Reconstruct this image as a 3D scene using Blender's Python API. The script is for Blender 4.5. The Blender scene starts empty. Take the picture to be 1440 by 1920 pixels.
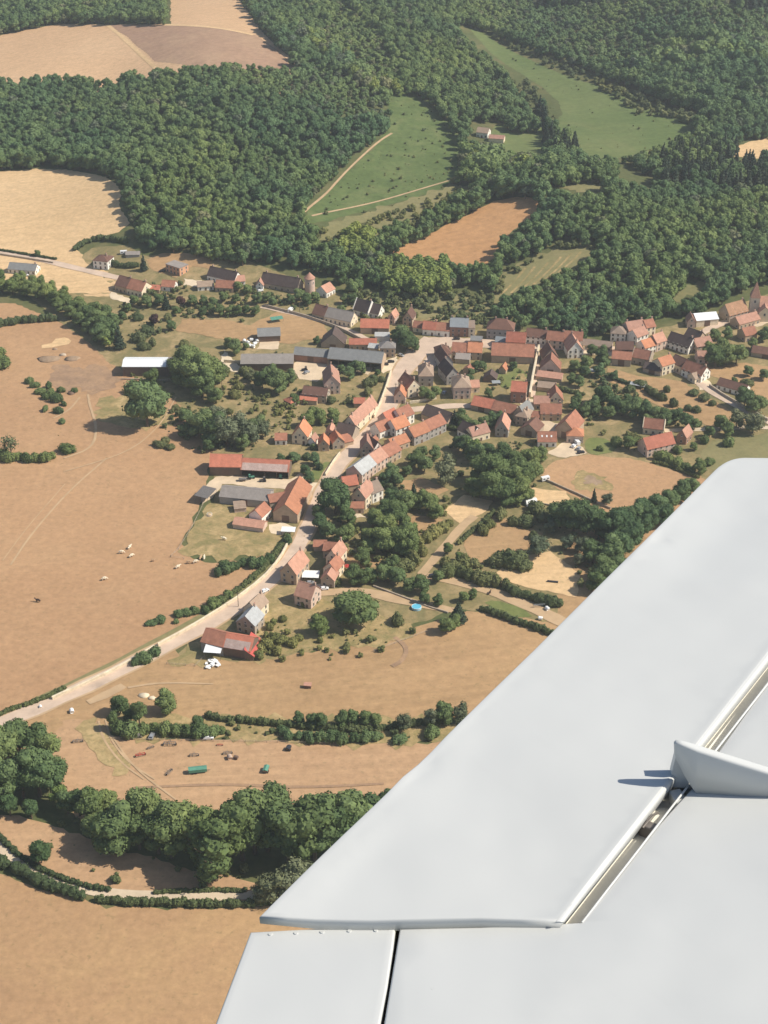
import bpy, bmesh, math, random
import numpy as np
from mathutils import Vector, Matrix
from mathutils.geometry import delaunay_2d_cdt
R = math.radians
random.seed(7); rng = np.random.default_rng(7)
SC = bpy.context.scene; COL = SC.collection

# ------------------------------------------------------------------ camera, sky, sun, exposure
CAMH, F, PITCH = 400.0, 2884.0, R(30.7)
cd = bpy.data.cameras.new('camera'); cd.sensor_fit = 'HORIZONTAL'; cd.sensor_width = 36.0
cd.lens = 36.0*F/1440.0; cd.clip_start = 0.05; cd.clip_end = 60000
cam = bpy.data.objects.new('camera', cd); COL.objects.link(cam)
cam.location = (0, 0, CAMH); cam.rotation_euler = (math.pi/2-PITCH, 0, 0); SC.camera = cam
SUN_EL, SUN_AZ = R(46), R(94)          # azimuth clockwise from +Y (the view direction)
w = bpy.data.worlds.new('World'); SC.world = w; w.use_nodes = True
nt = w.node_tree; bg = nt.nodes['Background']
sky = nt.nodes.new('ShaderNodeTexSky'); sky.sky_type = 'NISHITA'; sky.sun_disc = False
sky.sun_elevation = SUN_EL; sky.sun_rotation = SUN_AZ; sky.altitude = 600; sky.dust_density = 1.5
nt.links.new(sky.outputs[0], bg.inputs[0]); bg.inputs[1].default_value = 0.095
sl = bpy.data.lights.new('sun', 'SUN'); sl.energy = 4.7; sl.angle = R(0.5); sl.color = (1.0, 0.93, 0.82)
so = bpy.data.objects.new('sun', sl); COL.objects.link(so); so.location = (300, -100, 900)
sdir = Vector((math.sin(SUN_AZ)*math.cos(SUN_EL), math.cos(SUN_AZ)*math.cos(SUN_EL), math.sin(SUN_EL)))
so.rotation_euler = sdir.to_track_quat('Z', 'Y').to_euler()
vs = SC.view_settings; vs.view_transform = 'Standard'; vs.look = 'None'; vs.gamma = 1.0
vs.use_curve_mapping = False; vs.exposure = 0.31
SC.cycles.max_bounces = 6; SC.cycles.diffuse_bounces = 3; SC.cycles.glossy_bounces = 2; SC.cycles.transparent_max_bounces = 4

# ------------------------------------------------------------------ terrain and picture geometry
FW = np.array([0, math.cos(PITCH), -math.sin(PITCH)]); UP = np.array([0, math.sin(PITCH), math.cos(PITCH)])
def ray(u, v): return FW + np.array([1, 0, 0])*((u-720)/F) + UP*((960-v)/F)
def flat(u, v, z=0.0):
    d = ray(u, v); t = (z-CAMH)/d[2]; return d[0]*t, d[1]*t
HILLS = [(flat(430, 225), 150, 190, 30), (flat(1330, 150), 75, 110, 40), (flat(1290, 400), 160, 150, 14),
         (flat(1180, 10), 260, 330, 42), (flat(620, -20), 190, 260, 26), (flat(60, 50), 300, 320, 26), (flat(235, 255), 44, 90, -14), (flat(340, 225), 60, 110, 12), (flat(310, 405), 55, 40, 10), (flat(430, 452), 65, 40, 10), (flat(535, 488), 45, 35, 6), (flat(1060, 425), 45, 50, 10), (flat(800, 110), 45, 160, 10), (flat(560, 330), 50, 60, 9), (flat(900, 90), 40, 200, -8), (flat(1160, 480), 70, 60, 8)]
def ground(x, y):
    x = np.asarray(x, float); y = np.asarray(y, float)
    z = 0.7*np.sin(x/57+1)*np.sin(y/71)
    for (cx, cy), sx, sy, h in HILLS:
        z = z + h*np.exp(-((x-cx)/sx)**2/2-((y-cy)/sy)**2/2)
    far = np.clip((y-2300)/5000, 0, 1)
    return z + far*60*(1+np.sin(x/900)*0.5)
TS = np.linspace(250, 6000, 3000)
def pt(u, v):
    d = ray(u, v); p = d[None, :]*TS[:, None]; dz = CAMH+p[:, 2]-ground(p[:, 0], p[:, 1])
    k = int(np.argmax(dz < 0)); f = dz[k-1]/(dz[k-1]-dz[k]); t = TS[k-1]+f*(TS[k]-TS[k-1])
    x, y = d[0]*t, d[1]*t
    return float(x), float(y), float(ground(x, y))
def proj(x, y, z):
    x, y, z = np.asarray(x, float), np.asarray(y, float), np.asarray(z, float)-CAMH
    dep = y*FW[1]+z*FW[2]; return 720+F*x/dep, 960-F*(y*UP[1]+z*UP[2])/dep
def inpoly(px, py, poly):
    px = np.asarray(px, float); py = np.asarray(py, float); ins = np.zeros(px.shape, bool)
    n = len(poly)
    for i in range(n):
        x1, y1 = poly[i]; x2, y2 = poly[(i+1) % n]
        if y1 == y2: continue
        c = ((y1 > py) != (y2 > py)) & (px < (x2-x1)*(py-y1)/(y2-y1)+x1)
        ins ^= c
    return ins

# ------------------------------------------------------------------ helpers
def tag(o, label=None, cat=None, group=None, kind=None):
    if label: o['label'] = label
    if cat: o['category'] = cat
    if group: o['group'] = group
    if kind: o['kind'] = kind
    return o
def link(name, me, parent=None):
    o = bpy.data.objects.new(name, me); COL.objects.link(o)
    if parent is not None: o.parent = parent
    return o
def empty(name, loc, rz=0.0):
    o = bpy.data.objects.new(name, None); COL.objects.link(o); o.location = loc; o.rotation_euler = (0, 0, rz)
    o.empty_display_size = 0.5
    return o
def mesh(name, V, Fc, mats, mi=None, smooth=False):
    me = bpy.data.meshes.new(name); me.from_pydata([tuple(map(float, v)) for v in V], [], [tuple(f) for f in Fc])
    for m in (mats if isinstance(mats, (list, tuple)) else [mats]): me.materials.append(m)
    if mi is not None: me.polygons.foreach_set('material_index', np.array(mi, np.int32))
    me.polygons.foreach_set('use_smooth', np.full(len(me.polygons), smooth))
    me.update(); return me
class MB:
    def __init__(s): s.V = []; s.F = []; s.M = []
    def add(s, V, Fc, m=0):
        b = len(s.V); s.V += [tuple(v) for v in V]; s.F += [tuple(i+b for i in f) for f in Fc]; s.M += [m]*len(Fc); return s
    def box(s, x0, x1, y0, y1, z0, z1, m=0):
        return s.add([(x0,y0,z0),(x1,y0,z0),(x1,y1,z0),(x0,y1,z0),(x0,y0,z1),(x1,y0,z1),(x1,y1,z1),(x0,y1,z1)],
                     [(3,2,1,0),(4,5,6,7),(0,1,5,4),(1,2,6,5),(2,3,7,6),(3,0,4,7)], m)
    def prism(s, prof, a0, a1, axis='x', m=0):
        """profile of (s, z) points (counter-clockwise) pulled along an axis"""
        n = len(prof)
        if axis == 'x': V = [(a0, p, z) for p, z in prof]+[(a1, p, z) for p, z in prof]
        else: V = [(-p, a0, z) for p, z in prof]+[(-p, a1, z) for p, z in prof]
        Fc = [tuple(reversed(range(n))), tuple(range(n, 2*n))]+[(i, (i+1) % n, n+(i+1) % n, n+i) for i in range(n)]
        return s.add(V, Fc, m)
    def tube(s, pts, rad, n=7, m=0):
        pts = [Vector(p) for p in pts]; V = []
        for i, p in enumerate(pts):
            d = (pts[min(i+1, len(pts)-1)]-pts[max(i-1, 0)]).normalized()
            a = d.orthogonal().normalized(); b = d.cross(a)
            for k in range(n):
                t = 2*math.pi*k/n; V.append(p+(a*math.cos(t)+b*math.sin(t))*rad[i])
        Fc = [(i*n+k, i*n+(k+1) % n, (i+1)*n+(k+1) % n, (i+1)*n+k) for i in range(len(pts)-1) for k in range(n)]
        Fc += [tuple(reversed(range(n))), tuple(range((len(pts)-1)*n, len(pts)*n))]
        return s.add(V, Fc, m)
    def cyl(s, x, y, z0, z1, r0, r1, n=12, m=0): return s.tube([(x, y, z0), (x, y, z1)], [r0, r1], n, m)
    def mesh(s, name, mats, smooth=False): return mesh(name, s.V, s.F, mats, s.M, smooth)
    def build(s, name, mats, parent=None, smooth=False): return link(name, s.mesh(name, mats, smooth), parent)

# ------------------------------------------------------------------ materials
def newmat(name):
    m = bpy.data.materials.new(name); m.use_nodes = True
    return m, m.node_tree, m.node_tree.nodes['Principled BSDF']
def ramp(nt, fac, cols):
    r = nt.nodes.new('ShaderNodeValToRGB'); e = r.color_ramp.elements
    while len(e) < len(cols): e.new(0.5)
    for i, (p, c) in enumerate(cols): e[i].position = p; e[i].color = (*c, 1)
    nt.links.new(fac, r.inputs[0]); return r.outputs[0]
def coords(nt, scale=(1, 1, 1), rot=0.0):
    c = nt.nodes.new('ShaderNodeTexCoord'); mp = nt.nodes.new('ShaderNodeMapping')
    mp.inputs['Scale'].default_value = scale; mp.inputs['Rotation'].default_value = (0, 0, rot)
    if rot:          # turn first, then stretch
        m0 = nt.nodes.new('ShaderNodeMapping'); m0.inputs['Rotation'].default_value = (0, 0, rot); mp.inputs['Rotation'].default_value = (0, 0, 0)
        nt.links.new(c.outputs['Object'], m0.inputs[0]); nt.links.new(m0.outputs[0], mp.inputs[0])
    else: nt.links.new(c.outputs['Object'], mp.inputs[0])
    return mp.outputs[0]
def noise(nt, vec, scale, detail=4, rough=0.6, dist=0.0):
    n = nt.nodes.new('ShaderNodeTexNoise'); n.inputs['Scale'].default_value = scale
    n.inputs['Detail'].default_value = detail; n.inputs['Distortion'].default_value = dist; n.inputs['Roughness'].default_value = rough
    nt.links.new(vec, n.inputs['Vector']); return n.outputs['Fac']
def mix(nt, fac, a, b, mode='MIX'):
    m = nt.nodes.new('ShaderNodeMix'); m.data_type = 'RGBA'; m.blend_type = mode
    for i, x in ((0, fac), (6, a), (7, b)):
        if isinstance(x, (int, float)): m.inputs[i].default_value = x
        elif isinstance(x, tuple): m.inputs[i].default_value = (*x, 1)
        else: nt.links.new(x, m.inputs[i])
    return m.outputs[2]
def bump(nt, b, h, strength=0.3, dist=0.1):
    n = nt.nodes.new('ShaderNodeBump'); n.inputs['Strength'].default_value = strength
    n.inputs['Distance'].default_value = dist; nt.links.new(h, n.inputs['Height'])
    nt.links.new(n.outputs[0], b.inputs['Normal'])
def field_mat(name, c1, c2, c3, patch=0.02, line=None, fine=0.25, c4=None):
    """dry grass or crop: patches in three colours, faint mown or drilled lines along a bearing"""
    m, t, b = newmat(name); v = coords(t)
    n1 = noise(t, v, patch, 9, 0.68, 0.8); n2 = noise(t, v, fine, 6, 0.75); n0 = noise(t, v, patch*0.28, 3, 0.5)
    col = ramp(t, n1, [(0.38, c1), (0.5, c2), (0.62, c3)])
    n3 = noise(t, v, patch*4.3, 8, 0.75, 0.6)
    col = mix(t, ramp(t, n3, [(0.46, (0, 0, 0)), (0.66, (0.8, 0.8, 0.8))]), col, c4 or c1)
    col = mix(t, 0.5, col, ramp(t, n0, [(0.35, tuple(x*0.82 for x in c1)), (0.65, tuple(min(1, x*1.08) for x in c3))]), 'MIX') if patch < 0.03 else col
    if line is not None:
        vl = coords(t, (0.35, 0.012, 1), line); nl = noise(t, vl, 1.0, 3, 0.6)
        col = mix(t, 0.24, col, ramp(t, nl, [(0.35, tuple(x*0.55 for x in c2)), (0.65, tuple(min(1, x*1.35) for x in c2))]))
    col = mix(t, 0.36, col, ramp(t, n2, [(0.32, tuple(x*0.58 for x in c2)), (0.68, tuple(min(1, x*1.38) for x in c2))]))
    tf = noise(t, v, 0.55, 2, 0.5, 0.4); col = mix(t, ramp(t, tf, [(0.63, (0, 0, 0)), (0.72, (0.42, 0.42, 0.42))]), col, tuple(x*y for x, y in zip(c2, (0.5, 0.62, 0.55))))
    t.links.new(col, b.inputs['Base Color']); b.inputs['Roughness'].default_value = 1.0
    b.inputs['Specular IOR Level'].default_value = 0.1
    return m
M = {}
M['ground'] = field_mat('undergrowth', (0.075, 0.095, 0.035), (0.11, 0.12, 0.048), (0.19, 0.16, 0.075), 0.03)
M['village'] = field_mat('dry_lawn', (0.16, 0.15, 0.068), (0.27, 0.21, 0.10), (0.44, 0.315, 0.17), 0.05, None, 0.4, (0.12, 0.13, 0.052))
M['pasture'] = field_mat('burnt_pasture', (0.375, 0.222, 0.118), (0.43, 0.257, 0.138), (0.48, 0.305, 0.165), 0.014, None, 0.3, (0.35, 0.225, 0.122))
M['pasture_low'] = field_mat('low_pasture', (0.36, 0.215, 0.118), (0.41, 0.252, 0.132), (0.465, 0.31, 0.15), 0.016, None, 0.35, (0.345, 0.22, 0.12))

M['paddock'] = field_mat('grazed_paddock', (0.40, 0.245, 0.135), (0.455, 0.285, 0.16), (0.49, 0.325, 0.185), 0.02, 1.50, 0.3, (0.37, 0.25, 0.135))
M['hayfield'] = field_mat('mown_hayfield', (0.31, 0.20, 0.10), (0.40, 0.25, 0.128), (0.47, 0.31, 0.16), 0.018, 1.40, 0.25, (0.28, 0.20, 0.095))
M['straw'] = field_mat('straw_stubble', (0.57, 0.385, 0.20), (0.63, 0.435, 0.235), (0.67, 0.475, 0.27), 0.012, 1.45, 0.3)
M['stubble'] = field_mat('pink_stubble', (0.52, 0.335, 0.19), (0.57, 0.37, 0.21), (0.61, 0.42, 0.25), 0.01, 1.3, 0.3)
M['fallow'] = field_mat('fallow_earth', (0.29, 0.18, 0.125), (0.36, 0.225, 0.15), (0.56, 0.40, 0.24), 0.011, 1.3, 0.2, (0.47, 0.32, 0.19))
M['rust'] = field_mat('rust_field', (0.42, 0.23, 0.105), (0.46, 0.255, 0.12), (0.49, 0.285, 0.135), 0.02, 1.2, 0.2)
M['meadow'] = field_mat('green_meadow', (0.09, 0.135, 0.045), (0.13, 0.17, 0.06), (0.22, 0.215, 0.095), 0.022, 1.35, 0.25, (0.07, 0.095, 0.035))
M['slope'] = field_mat('green_slope', (0.085, 0.12, 0.04), (0.115, 0.155, 0.053), (0.17, 0.185, 0.075), 0.035, None, 0.25, (0.045, 0.07, 0.026))
M['olive'] = field_mat('olive_grass', (0.15, 0.155, 0.065), (0.21, 0.195, 0.09), (0.29, 0.235, 0.115), 0.025, None, 0.25)
M['lawn'] = field_mat('watered_lawn', (0.13, 0.155, 0.05), (0.17, 0.19, 0.065), (0.22, 0.21, 0.09), 0.05, None, 0.4)
M['weeds'] = field_mat('dry_weeds', (0.17, 0.165, 0.066), (0.34, 0.25, 0.118), (0.54, 0.39, 0.20), 0.06, None, 0.5, (0.13, 0.145, 0.05))
M['dung'] = field_mat('trampled_earth', (0.25, 0.165, 0.105), (0.34, 0.22, 0.135), (0.41, 0.26, 0.145), 0.06, None, 0.4)
M['earth'] = field_mat('bare_earth', (0.24, 0.165, 0.11), (0.33, 0.235, 0.155), (0.42, 0.31, 0.21), 0.05, None, 0.4)
def plain(name, c, rough=0.8, var=0.18, scale=0.6, metal=0.0, spec=0.3):
    m, t, b = newmat(name); v = coords(t); n = noise(t, v, scale, 5, 0.65)
    col = ramp(t, n, [(0.3, tuple(x*(1-var) for x in c)), (0.7, tuple(min(1, x*(1+var)) for x in c))])
    t.links.new(col, b.inputs['Base Color']); b.inputs['Roughness'].default_value = rough
    b.inputs['Metallic'].default_value = metal; b.inputs['Specular IOR Level'].default_value = spec
    return m
M['asphalt'] = plain('pale_asphalt', (0.55, 0.42, 0.315), 0.95, 0.16, 0.12)
M['gravel'] = plain('cream_gravel', (0.60, 0.47, 0.32), 0.95, 0.14, 0.15)
M['track'] = plain('chalky_track', (0.56, 0.45, 0.32), 0.95, 0.15, 0.15)
M['path'] = plain('trodden_path', (0.46, 0.32, 0.185), 0.95, 0.15, 0.1)
def roof_mat(name, c, var=0.35, c2=None, amt=0.35):
    """tiles: course lines, patchy ageing and lichen; each building takes its own tint"""
    m, t, b = newmat(name); v = coords(t); n = noise(t, v, 0.45, 5, 0.7); n2 = noise(t, v, 3.5, 3, 0.7)
    col = ramp(t, n, [(0.3, tuple(x*(1-var) for x in c)), (0.55, c), (0.75, tuple(min(1, x*(1+var)) for x in c))])
    col = mix(t, ramp(t, n2, [(0.45, (0, 0, 0)), (0.75, (amt, amt, amt))]), col, c2 or tuple(x*0.45 for x in c))
    wv = t.nodes.new('ShaderNodeTexWave'); wv.wave_type = 'BANDS'; wv.bands_direction = 'Z'; wv.inputs['Scale'].default_value = 1.6
    t.links.new(v, wv.inputs[0]); col = mix(t, 0.16, col, wv.outputs[0], 'MULTIPLY')
    oi = t.nodes.new('ShaderNodeObjectInfo')
    col = mix(t, 1.0, col, ramp(t, oi.outputs['Random'], [(0, (0.8, 0.8, 0.82)), (1, (1.15, 1.1, 1.05))]), 'MULTIPLY')
    t.links.new(col, b.inputs['Base Color']); b.inputs['Roughness'].default_value = 0.85
    b.inputs['Specular IOR Level'].default_value = 0.25; bump(t, b, wv.outputs[0], 0.4, 0.05)
    return m
M['orange'] = roof_mat('orange_tile', (0.575, 0.255, 0.14), 0.22)
M['red'] = roof_mat('red_tile', (0.55, 0.205, 0.13), 0.24)
M['scarlet'] = roof_mat('scarlet_sheet', (0.50, 0.11, 0.09), 0.15)
M['pink'] = roof_mat('faded_pink_tile', (0.53, 0.295, 0.21), 0.22)
M['brown'] = roof_mat('brown_tile', (0.19, 0.105, 0.078), 0.22)
M['dark'] = roof_mat('dark_tile', (0.115, 0.085, 0.075), 0.25)
M['rose'] = roof_mat('russet_tile', (0.40, 0.185, 0.12), 0.28)
M['beige'] = roof_mat('lichened_tile', (0.37, 0.28, 0.21), 0.2)
M['mossy'] = roof_mat('mossy_tile', (0.44, 0.24, 0.16), 0.3, (0.17, 0.19, 0.05), 0.9)
M['slate'] = roof_mat('grey_slate', (0.235, 0.245, 0.245), 0.16)
M['bluegrey'] = roof_mat('pale_slate', (0.31, 0.345, 0.36), 0.12)
M['fibro'] = roof_mat('weathered_fibre_cement', (0.33, 0.30, 0.27), 0.18)
M['metal'] = roof_mat('galvanised_sheet', (0.50, 0.53, 0.53), 0.2, (0.35, 0.28, 0.22), 0.5)
M['whiteroof'] = plain('white_roof_sheet', (0.74, 0.76, 0.76), 0.5, 0.05, 0.3)
M['rusty'] = roof_mat('rusted_white_sheet', (0.58, 0.47, 0.41), 0.25, (0.40, 0.15, 0.09), 0.9)
M['green'] = plain('green_sheet', (0.10, 0.27, 0.19), 0.6, 0.15)
WALLS = dict(white=(0.84, 0.80, 0.71), cream=(0.76, 0.64, 0.46), stone=(0.40, 0.325, 0.245), grey=(0.36, 0.33, 0.295),
             tan=(0.47, 0.35, 0.24), peach=(0.62, 0.34, 0.20), wood=(0.17, 0.12, 0.085), brick=(0.33, 0.19, 0.13), blush=(0.60, 0.45, 0.36))
for k, c in WALLS.items():
    M['w_'+k] = plain(k+('_wall' if k != 'wood' else '_board'), c, 0.9, 0.14, 0.5)
M['lime'] = plain('pale_yard_gravel', (0.66, 0.54, 0.38), 0.95, 0.14, 0.15)
M['glass'] = plain('window_glass', (0.035, 0.04, 0.045), 0.12, 0.1, 1, 0, 0.6)
M['frame'] = plain('painted_frame', (0.55, 0.52, 0.46), 0.6, 0.05)
M['doorwood'] = plain('door_paint', (0.16, 0.10, 0.07), 0.7, 0.2)
M['chim'] = plain('chimney_render', (0.46, 0.34, 0.26), 0.9, 0.2, 1.5)
M['bark'] = plain('bark', (0.13, 0.095, 0.065), 0.95, 0.3, 2)
M['rubber'] = plain('tyre_rubber', (0.02, 0.02, 0.02), 0.8, 0.1)
M['steel'] = plain('bare_steel', (0.22, 0.2, 0.18), 0.55, 0.3, 2, 0.5)
M['carwhite'] = plain('white_car_paint', (0.78, 0.78, 0.77), 0.25, 0.03, 1, 0, 0.5)
M['carsilver'] = plain('silver_car_paint', (0.42, 0.43, 0.44), 0.25, 0.03, 1, 0.4, 0.5)
M['cardark'] = plain('dark_car_paint', (0.03, 0.03, 0.035), 0.2, 0.05, 1, 0, 0.5)
M['carred'] = plain('red_paint', (0.45, 0.04, 0.03), 0.35, 0.08, 1, 0, 0.5)
M['cow'] = plain('cream_hide', (0.78, 0.68, 0.50), 0.8, 0.12, 3)
M['cowtan'] = plain('fawn_hide', (0.50, 0.34, 0.20), 0.8, 0.15, 3)
M['horse'] = plain('dark_brown_hide', (0.05, 0.03, 0.022), 0.7, 0.2, 3)
M['plastic'] = plain('white_plastic', (0.80, 0.80, 0.77), 0.5, 0.08)
M['blue'] = plain('pool_water', (0.13, 0.47, 0.62), 0.08, 0.1, 1, 0, 0.6)
M['poolside'] = plain('pool_side', (0.35, 0.55, 0.65), 0.5, 0.05)
M['wall_road'] = plain('pale_road_wall_stone', (0.66, 0.56, 0.40), 0.95, 0.22, 0.5)
M['wall_old'] = plain('old_stone', (0.44, 0.36, 0.27), 0.95, 0.25, 0.6)
def leaf_mat(name, lo, hi, clump=0.35):
    m, t, b = newmat(name); v = coords(t); oi = t.nodes.new('ShaderNodeObjectInfo')
    col = ramp(t, oi.outputs['Random'], [(0.0, lo), (0.55, tuple((a+c)/2 for a, c in zip(lo, hi))), (1.0, hi)])
    n = noise(t, v, 0.9, 3, 0.7); ln = noise(t, oi.outputs['Location'], 0.012, 3, 0.6)
    col = mix(t, 1.0, col, ramp(t, ln, [(0.35, (0.72, 0.86, 1.0)), (0.5, (1.0, 1.0, 1.0)), (0.66, (1.38, 1.25, 1.05))]), 'MULTIPLY')
    col = mix(t, 1.0, col, ramp(t, n, [(0.3, (0.7, 0.72, 0.75)), (0.7, (1.3, 1.25, 1.1))]), 'MULTIPLY')
    t.links.new(col, b.inputs['Base Color']); b.inputs['Roughness'].default_value = 0.75
    b.inputs['Specular IOR Level'].default_value = 0.2
    tr = t.nodes.new('ShaderNodeBsdfTranslucent'); t.links.new(mix(t, 1.0, col, (1.0, 1.0, 0.8), 'MULTIPLY'), tr.inputs[0]); ms = t.nodes.new('ShaderNodeMixShader'); ms.inputs[0].default_value = 0.15
    t.links.new(b.outputs[0], ms.inputs[1]); t.links.new(tr.outputs[0], ms.inputs[2]); t.links.new(ms.outputs[0], t.nodes['Material Output'].inputs[0])
    return m
M['leaf'] = leaf_mat('broad_leaves', (0.08, 0.125, 0.046), (0.168, 0.22, 0.085))
M['leaf_wood'] = leaf_mat('woodland_leaves', (0.08, 0.135, 0.05), (0.165, 0.23, 0.09))
M['leaf_young'] = leaf_mat('young_plantation_leaves', (0.125, 0.185, 0.07), (0.175, 0.24, 0.095))
M['leaf_pine'] = leaf_mat('needles', (0.032, 0.055, 0.034), (0.06, 0.085, 0.048))
M['leaf_light'] = leaf_mat('pale_leaves', (0.15, 0.20, 0.055), (0.24, 0.29, 0.08))
M['leaf_grey'] = leaf_mat('grey_green_leaves', (0.12, 0.145, 0.08), (0.175, 0.195, 0.115))
M['leaf_scrub'] = leaf_mat('scrub_leaves', (0.11, 0.135, 0.052), (0.19, 0.20, 0.085))
M['leaf_copper'] = leaf_mat('copper_leaves', (0.05, 0.022, 0.022), (0.075, 0.035, 0.03))
M['leaf_hedge'] = leaf_mat('hedge_leaves', (0.07, 0.095, 0.038), (0.11, 0.135, 0.055))

# ------------------------------------------------------------------ ground sheet and draped sheets
def axis(a, b, step, lo, hi):
    xs = list(np.arange(a, b+0.1, step)); s = step
    while xs[-1] < hi: s *= 1.35; xs.append(min(hi, xs[-1]+s))
    s = step; pre = []; x = a
    while x > lo: s *= 1.35; x = max(lo, x-s); pre.append(x)
    return np.array(pre[::-1]+xs)
def build_ground():
    xs = axis(-640, 640, 6, -9000, 9000); ys = axis(240, 2000, 6, -3000, 24000)
    X, Y = np.meshgrid(xs, ys); Z = ground(X, Y); nx, ny = len(xs), len(ys)
    V = np.stack([X.ravel(), Y.ravel(), Z.ravel()], 1)
    i = (np.arange(ny-1)[:, None]*nx+np.arange(nx-1)[None, :]).ravel()
    Fq = np.stack([i, i+1, i+nx+1, i+nx], 1)
    tag(link('ground', mesh('ground', V, Fq.tolist(), M['ground'], None, True)), kind='structure')
build_ground()
LIFT = dict(f=0.06, p=0.15, y=0.19, r=0.23)
def drape(name, poly_w, mat, lift, step=9.0, kind='structure'):
    """sheet lying on the terrain inside a world-space outline"""
    P = []
    for (x0, y0), (x1, y1) in zip(poly_w, poly_w[1:]+poly_w[:1]):
        n = max(1, int(math.hypot(x1-x0, y1-y0)/step))
        P += [(x0+(x1-x0)*k/n, y0+(y1-y0)*k/n) for k in range(n)]
    nb = len(P); a = np.array(P); g = []
    xs = np.arange(a[:, 0].min(), a[:, 0].max(), step); ys = np.arange(a[:, 1].min(), a[:, 1].max(), step)
    if len(xs) and len(ys):
        X, Y = np.meshgrid(xs, ys); X = X.ravel(); Y = Y.ravel(); k = inpoly(X, Y, P); g = list(zip(X[k], Y[k]))
    vin = [Vector(p) for p in P]+[Vector((float(x), float(y))) for x, y in g]
    r = delaunay_2d_cdt(vin, [(i, (i+1) % nb) for i in range(nb)], [], 1, 1e-4)
    V = np.array([(v.x, v.y) for v in r[0]]); Z = ground(V[:, 0], V[:, 1])+lift
    Fc = []
    for f in r[2]:
        p = V[list(f)]; ar = sum(p[i][0]*p[(i+1) % len(p)][1]-p[(i+1) % len(p)][0]*p[i][1] for i in range(len(p)))
        Fc.append(tuple(f) if ar > 0 else tuple(reversed(f)))
    return tag(link(name, mesh(name, np.column_stack([V, Z]), Fc, mat, None, True)), kind=kind)
def smooth_poly(pw, k=2):
    for _ in range(k):
        q = []
        for a, b in zip(pw, pw[1:]+pw[:1]):
            q += [(a[0]*.75+b[0]*.25, a[1]*.75+b[1]*.25), (a[0]*.25+b[0]*.75, a[1]*.25+b[1]*.75)]
        pw = q
    return pw
def W2(px): return [pt(u, v)[:2] for u, v in px]
def ragged(pw, amp, step=3.0):
    out = []
    for a, b in zip(pw, pw[1:]+pw[:1]):
        l = math.hypot(b[0]-a[0], b[1]-a[1]); n = max(1, int(l/step))
        for k in range(n):
            f = k/n; x, y = a[0]+(b[0]-a[0])*f, a[1]+(b[1]-a[1])*f
            q = amp*(math.sin(x*.31+y*.23)+.8*math.sin(x*.83-y*.57)+.6*random.uniform(-1, 1))
            out.append((x-(b[1]-a[1])/l*q, y+(b[0]-a[0])/l*q))
    return out
def field(name, px, mat, smooth=1, amp=None):
    c = 'y' if 'yard' in name or 'square' in name else 'p' if any(k in name for k in ('patch', 'plot', 'lawn', 'strip', 'fallow')) else 'f'
    LIFT[c] += 0.0015
    if c == 'y' or 'plot' in name: YARDS.append(W2(px))
    if 'plot' in name: smooth = 0
    if amp is None: amp = 2.0 if 'patch' in name or 'strip' in name else .6
    return drape(name, ragged(smooth_poly(W2(px), smooth), amp), M[mat], LIFT[c], 6.0)
def smooth_line(p, k=2):
    for _ in range(k):
        q = [p[0]]
        for a, b in zip(p, p[1:]):
            q += [tuple(x*.75+y*.25 for x, y in zip(a, b)), tuple(x*.25+y*.75 for x, y in zip(a, b))]
        p = q+[p[-1]]
    return p
ROADS, YARDS = [], []
def ribbon(name, px, wid, mat, lift=None):
    """road or track of real width (metres) along a line on the ground"""
    LIFT['r'] += 0.0015
    p = smooth_line(W2(px), 2); ws = wid if isinstance(wid, (list, tuple)) else [wid, wid]
    Lf, Rt = [], []; ROADS.extend((*a, *b, max(ws)/2) for a, b in zip(p, p[1:]))
    for i, (x, y) in enumerate(p):
        a, b = p[max(0, i-1)], p[min(len(p)-1, i+1)]; dx, dy = b[0]-a[0], b[1]-a[1]; l = math.hypot(dx, dy) or 1
        hw = 0.5*np.interp(i/(len(p)-1), np.linspace(0, 1, len(ws)), ws)*(1+0.06*math.sin(i*1.7))
        Lf.append((x-dy/l*hw, y+dx/l*hw)); Rt.append((x+dy/l*hw, y-dx/l*hw))
    return drape(name, Lf+Rt[::-1], M[mat], LIFT['r'], 5.0)

# grassland first, then plots, yards, tracks and roads on top of it
field('field', [(-420,560),(0,560),(110,600),(170,640),(230,690),(330,720),(420,790),(400,840),(380,940),(330,1040),(420,1060),(520,1030),(545,1000),(580,1010),(540,1060),(420,1150),(260,1240),(130,1310),(0,1360),(-420,1500)], 'pasture')
field('field', [(990,890),(1360,890),(1330,960),(1100,1200),(1000,1180),(960,1000)], 'hayfield', 0)
field('village_ground', [(200,500),(260,480),(420,470),(600,540),(760,590),(1000,620),(1140,640),(1300,600),(1500,530),(1900,500),(1900,900),(1330,900),(1060,1010),(1040,1170),(860,1140),(700,1200),(500,1240),(400,1260),(330,1225),(500,1090),(560,1010),(530,1000),(400,960),(400,830),(320,740),(200,680),(110,600),(60,560),(150,540)], 'village', 0)
field('field', [(-500,330),(0,322),(100,314),(190,326),(228,352),(222,385),(248,430),(150,450),(138,470),(270,545),(180,560),(80,540),(0,520),(-500,500)], 'straw')
field('field', [(-500,220),(-500,110),(0,66),(110,45),(320,45),(320,-25),(410,-25),(450,0),(495,65),(560,125),(560,180),(420,170),(200,190),(0,185)], 'stubble', 0)
field('fallow_field', [(205,46),(320,48),(480,66),(552,122),(555,160),(410,140),(290,115)], 'fallow', 0)
ribbon('footpath', [(200,46),(250,90),(300,135)], [4,4], 'straw')
ribbon('footpath', [(310,47),(400,52),(475,66)], [5,4], 'straw')
field('field', [(715,478),(800,440),(880,400),(940,370),(1025,372),(1000,405),(950,440),(925,495),(860,500),(760,490)], 'rust')
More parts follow.
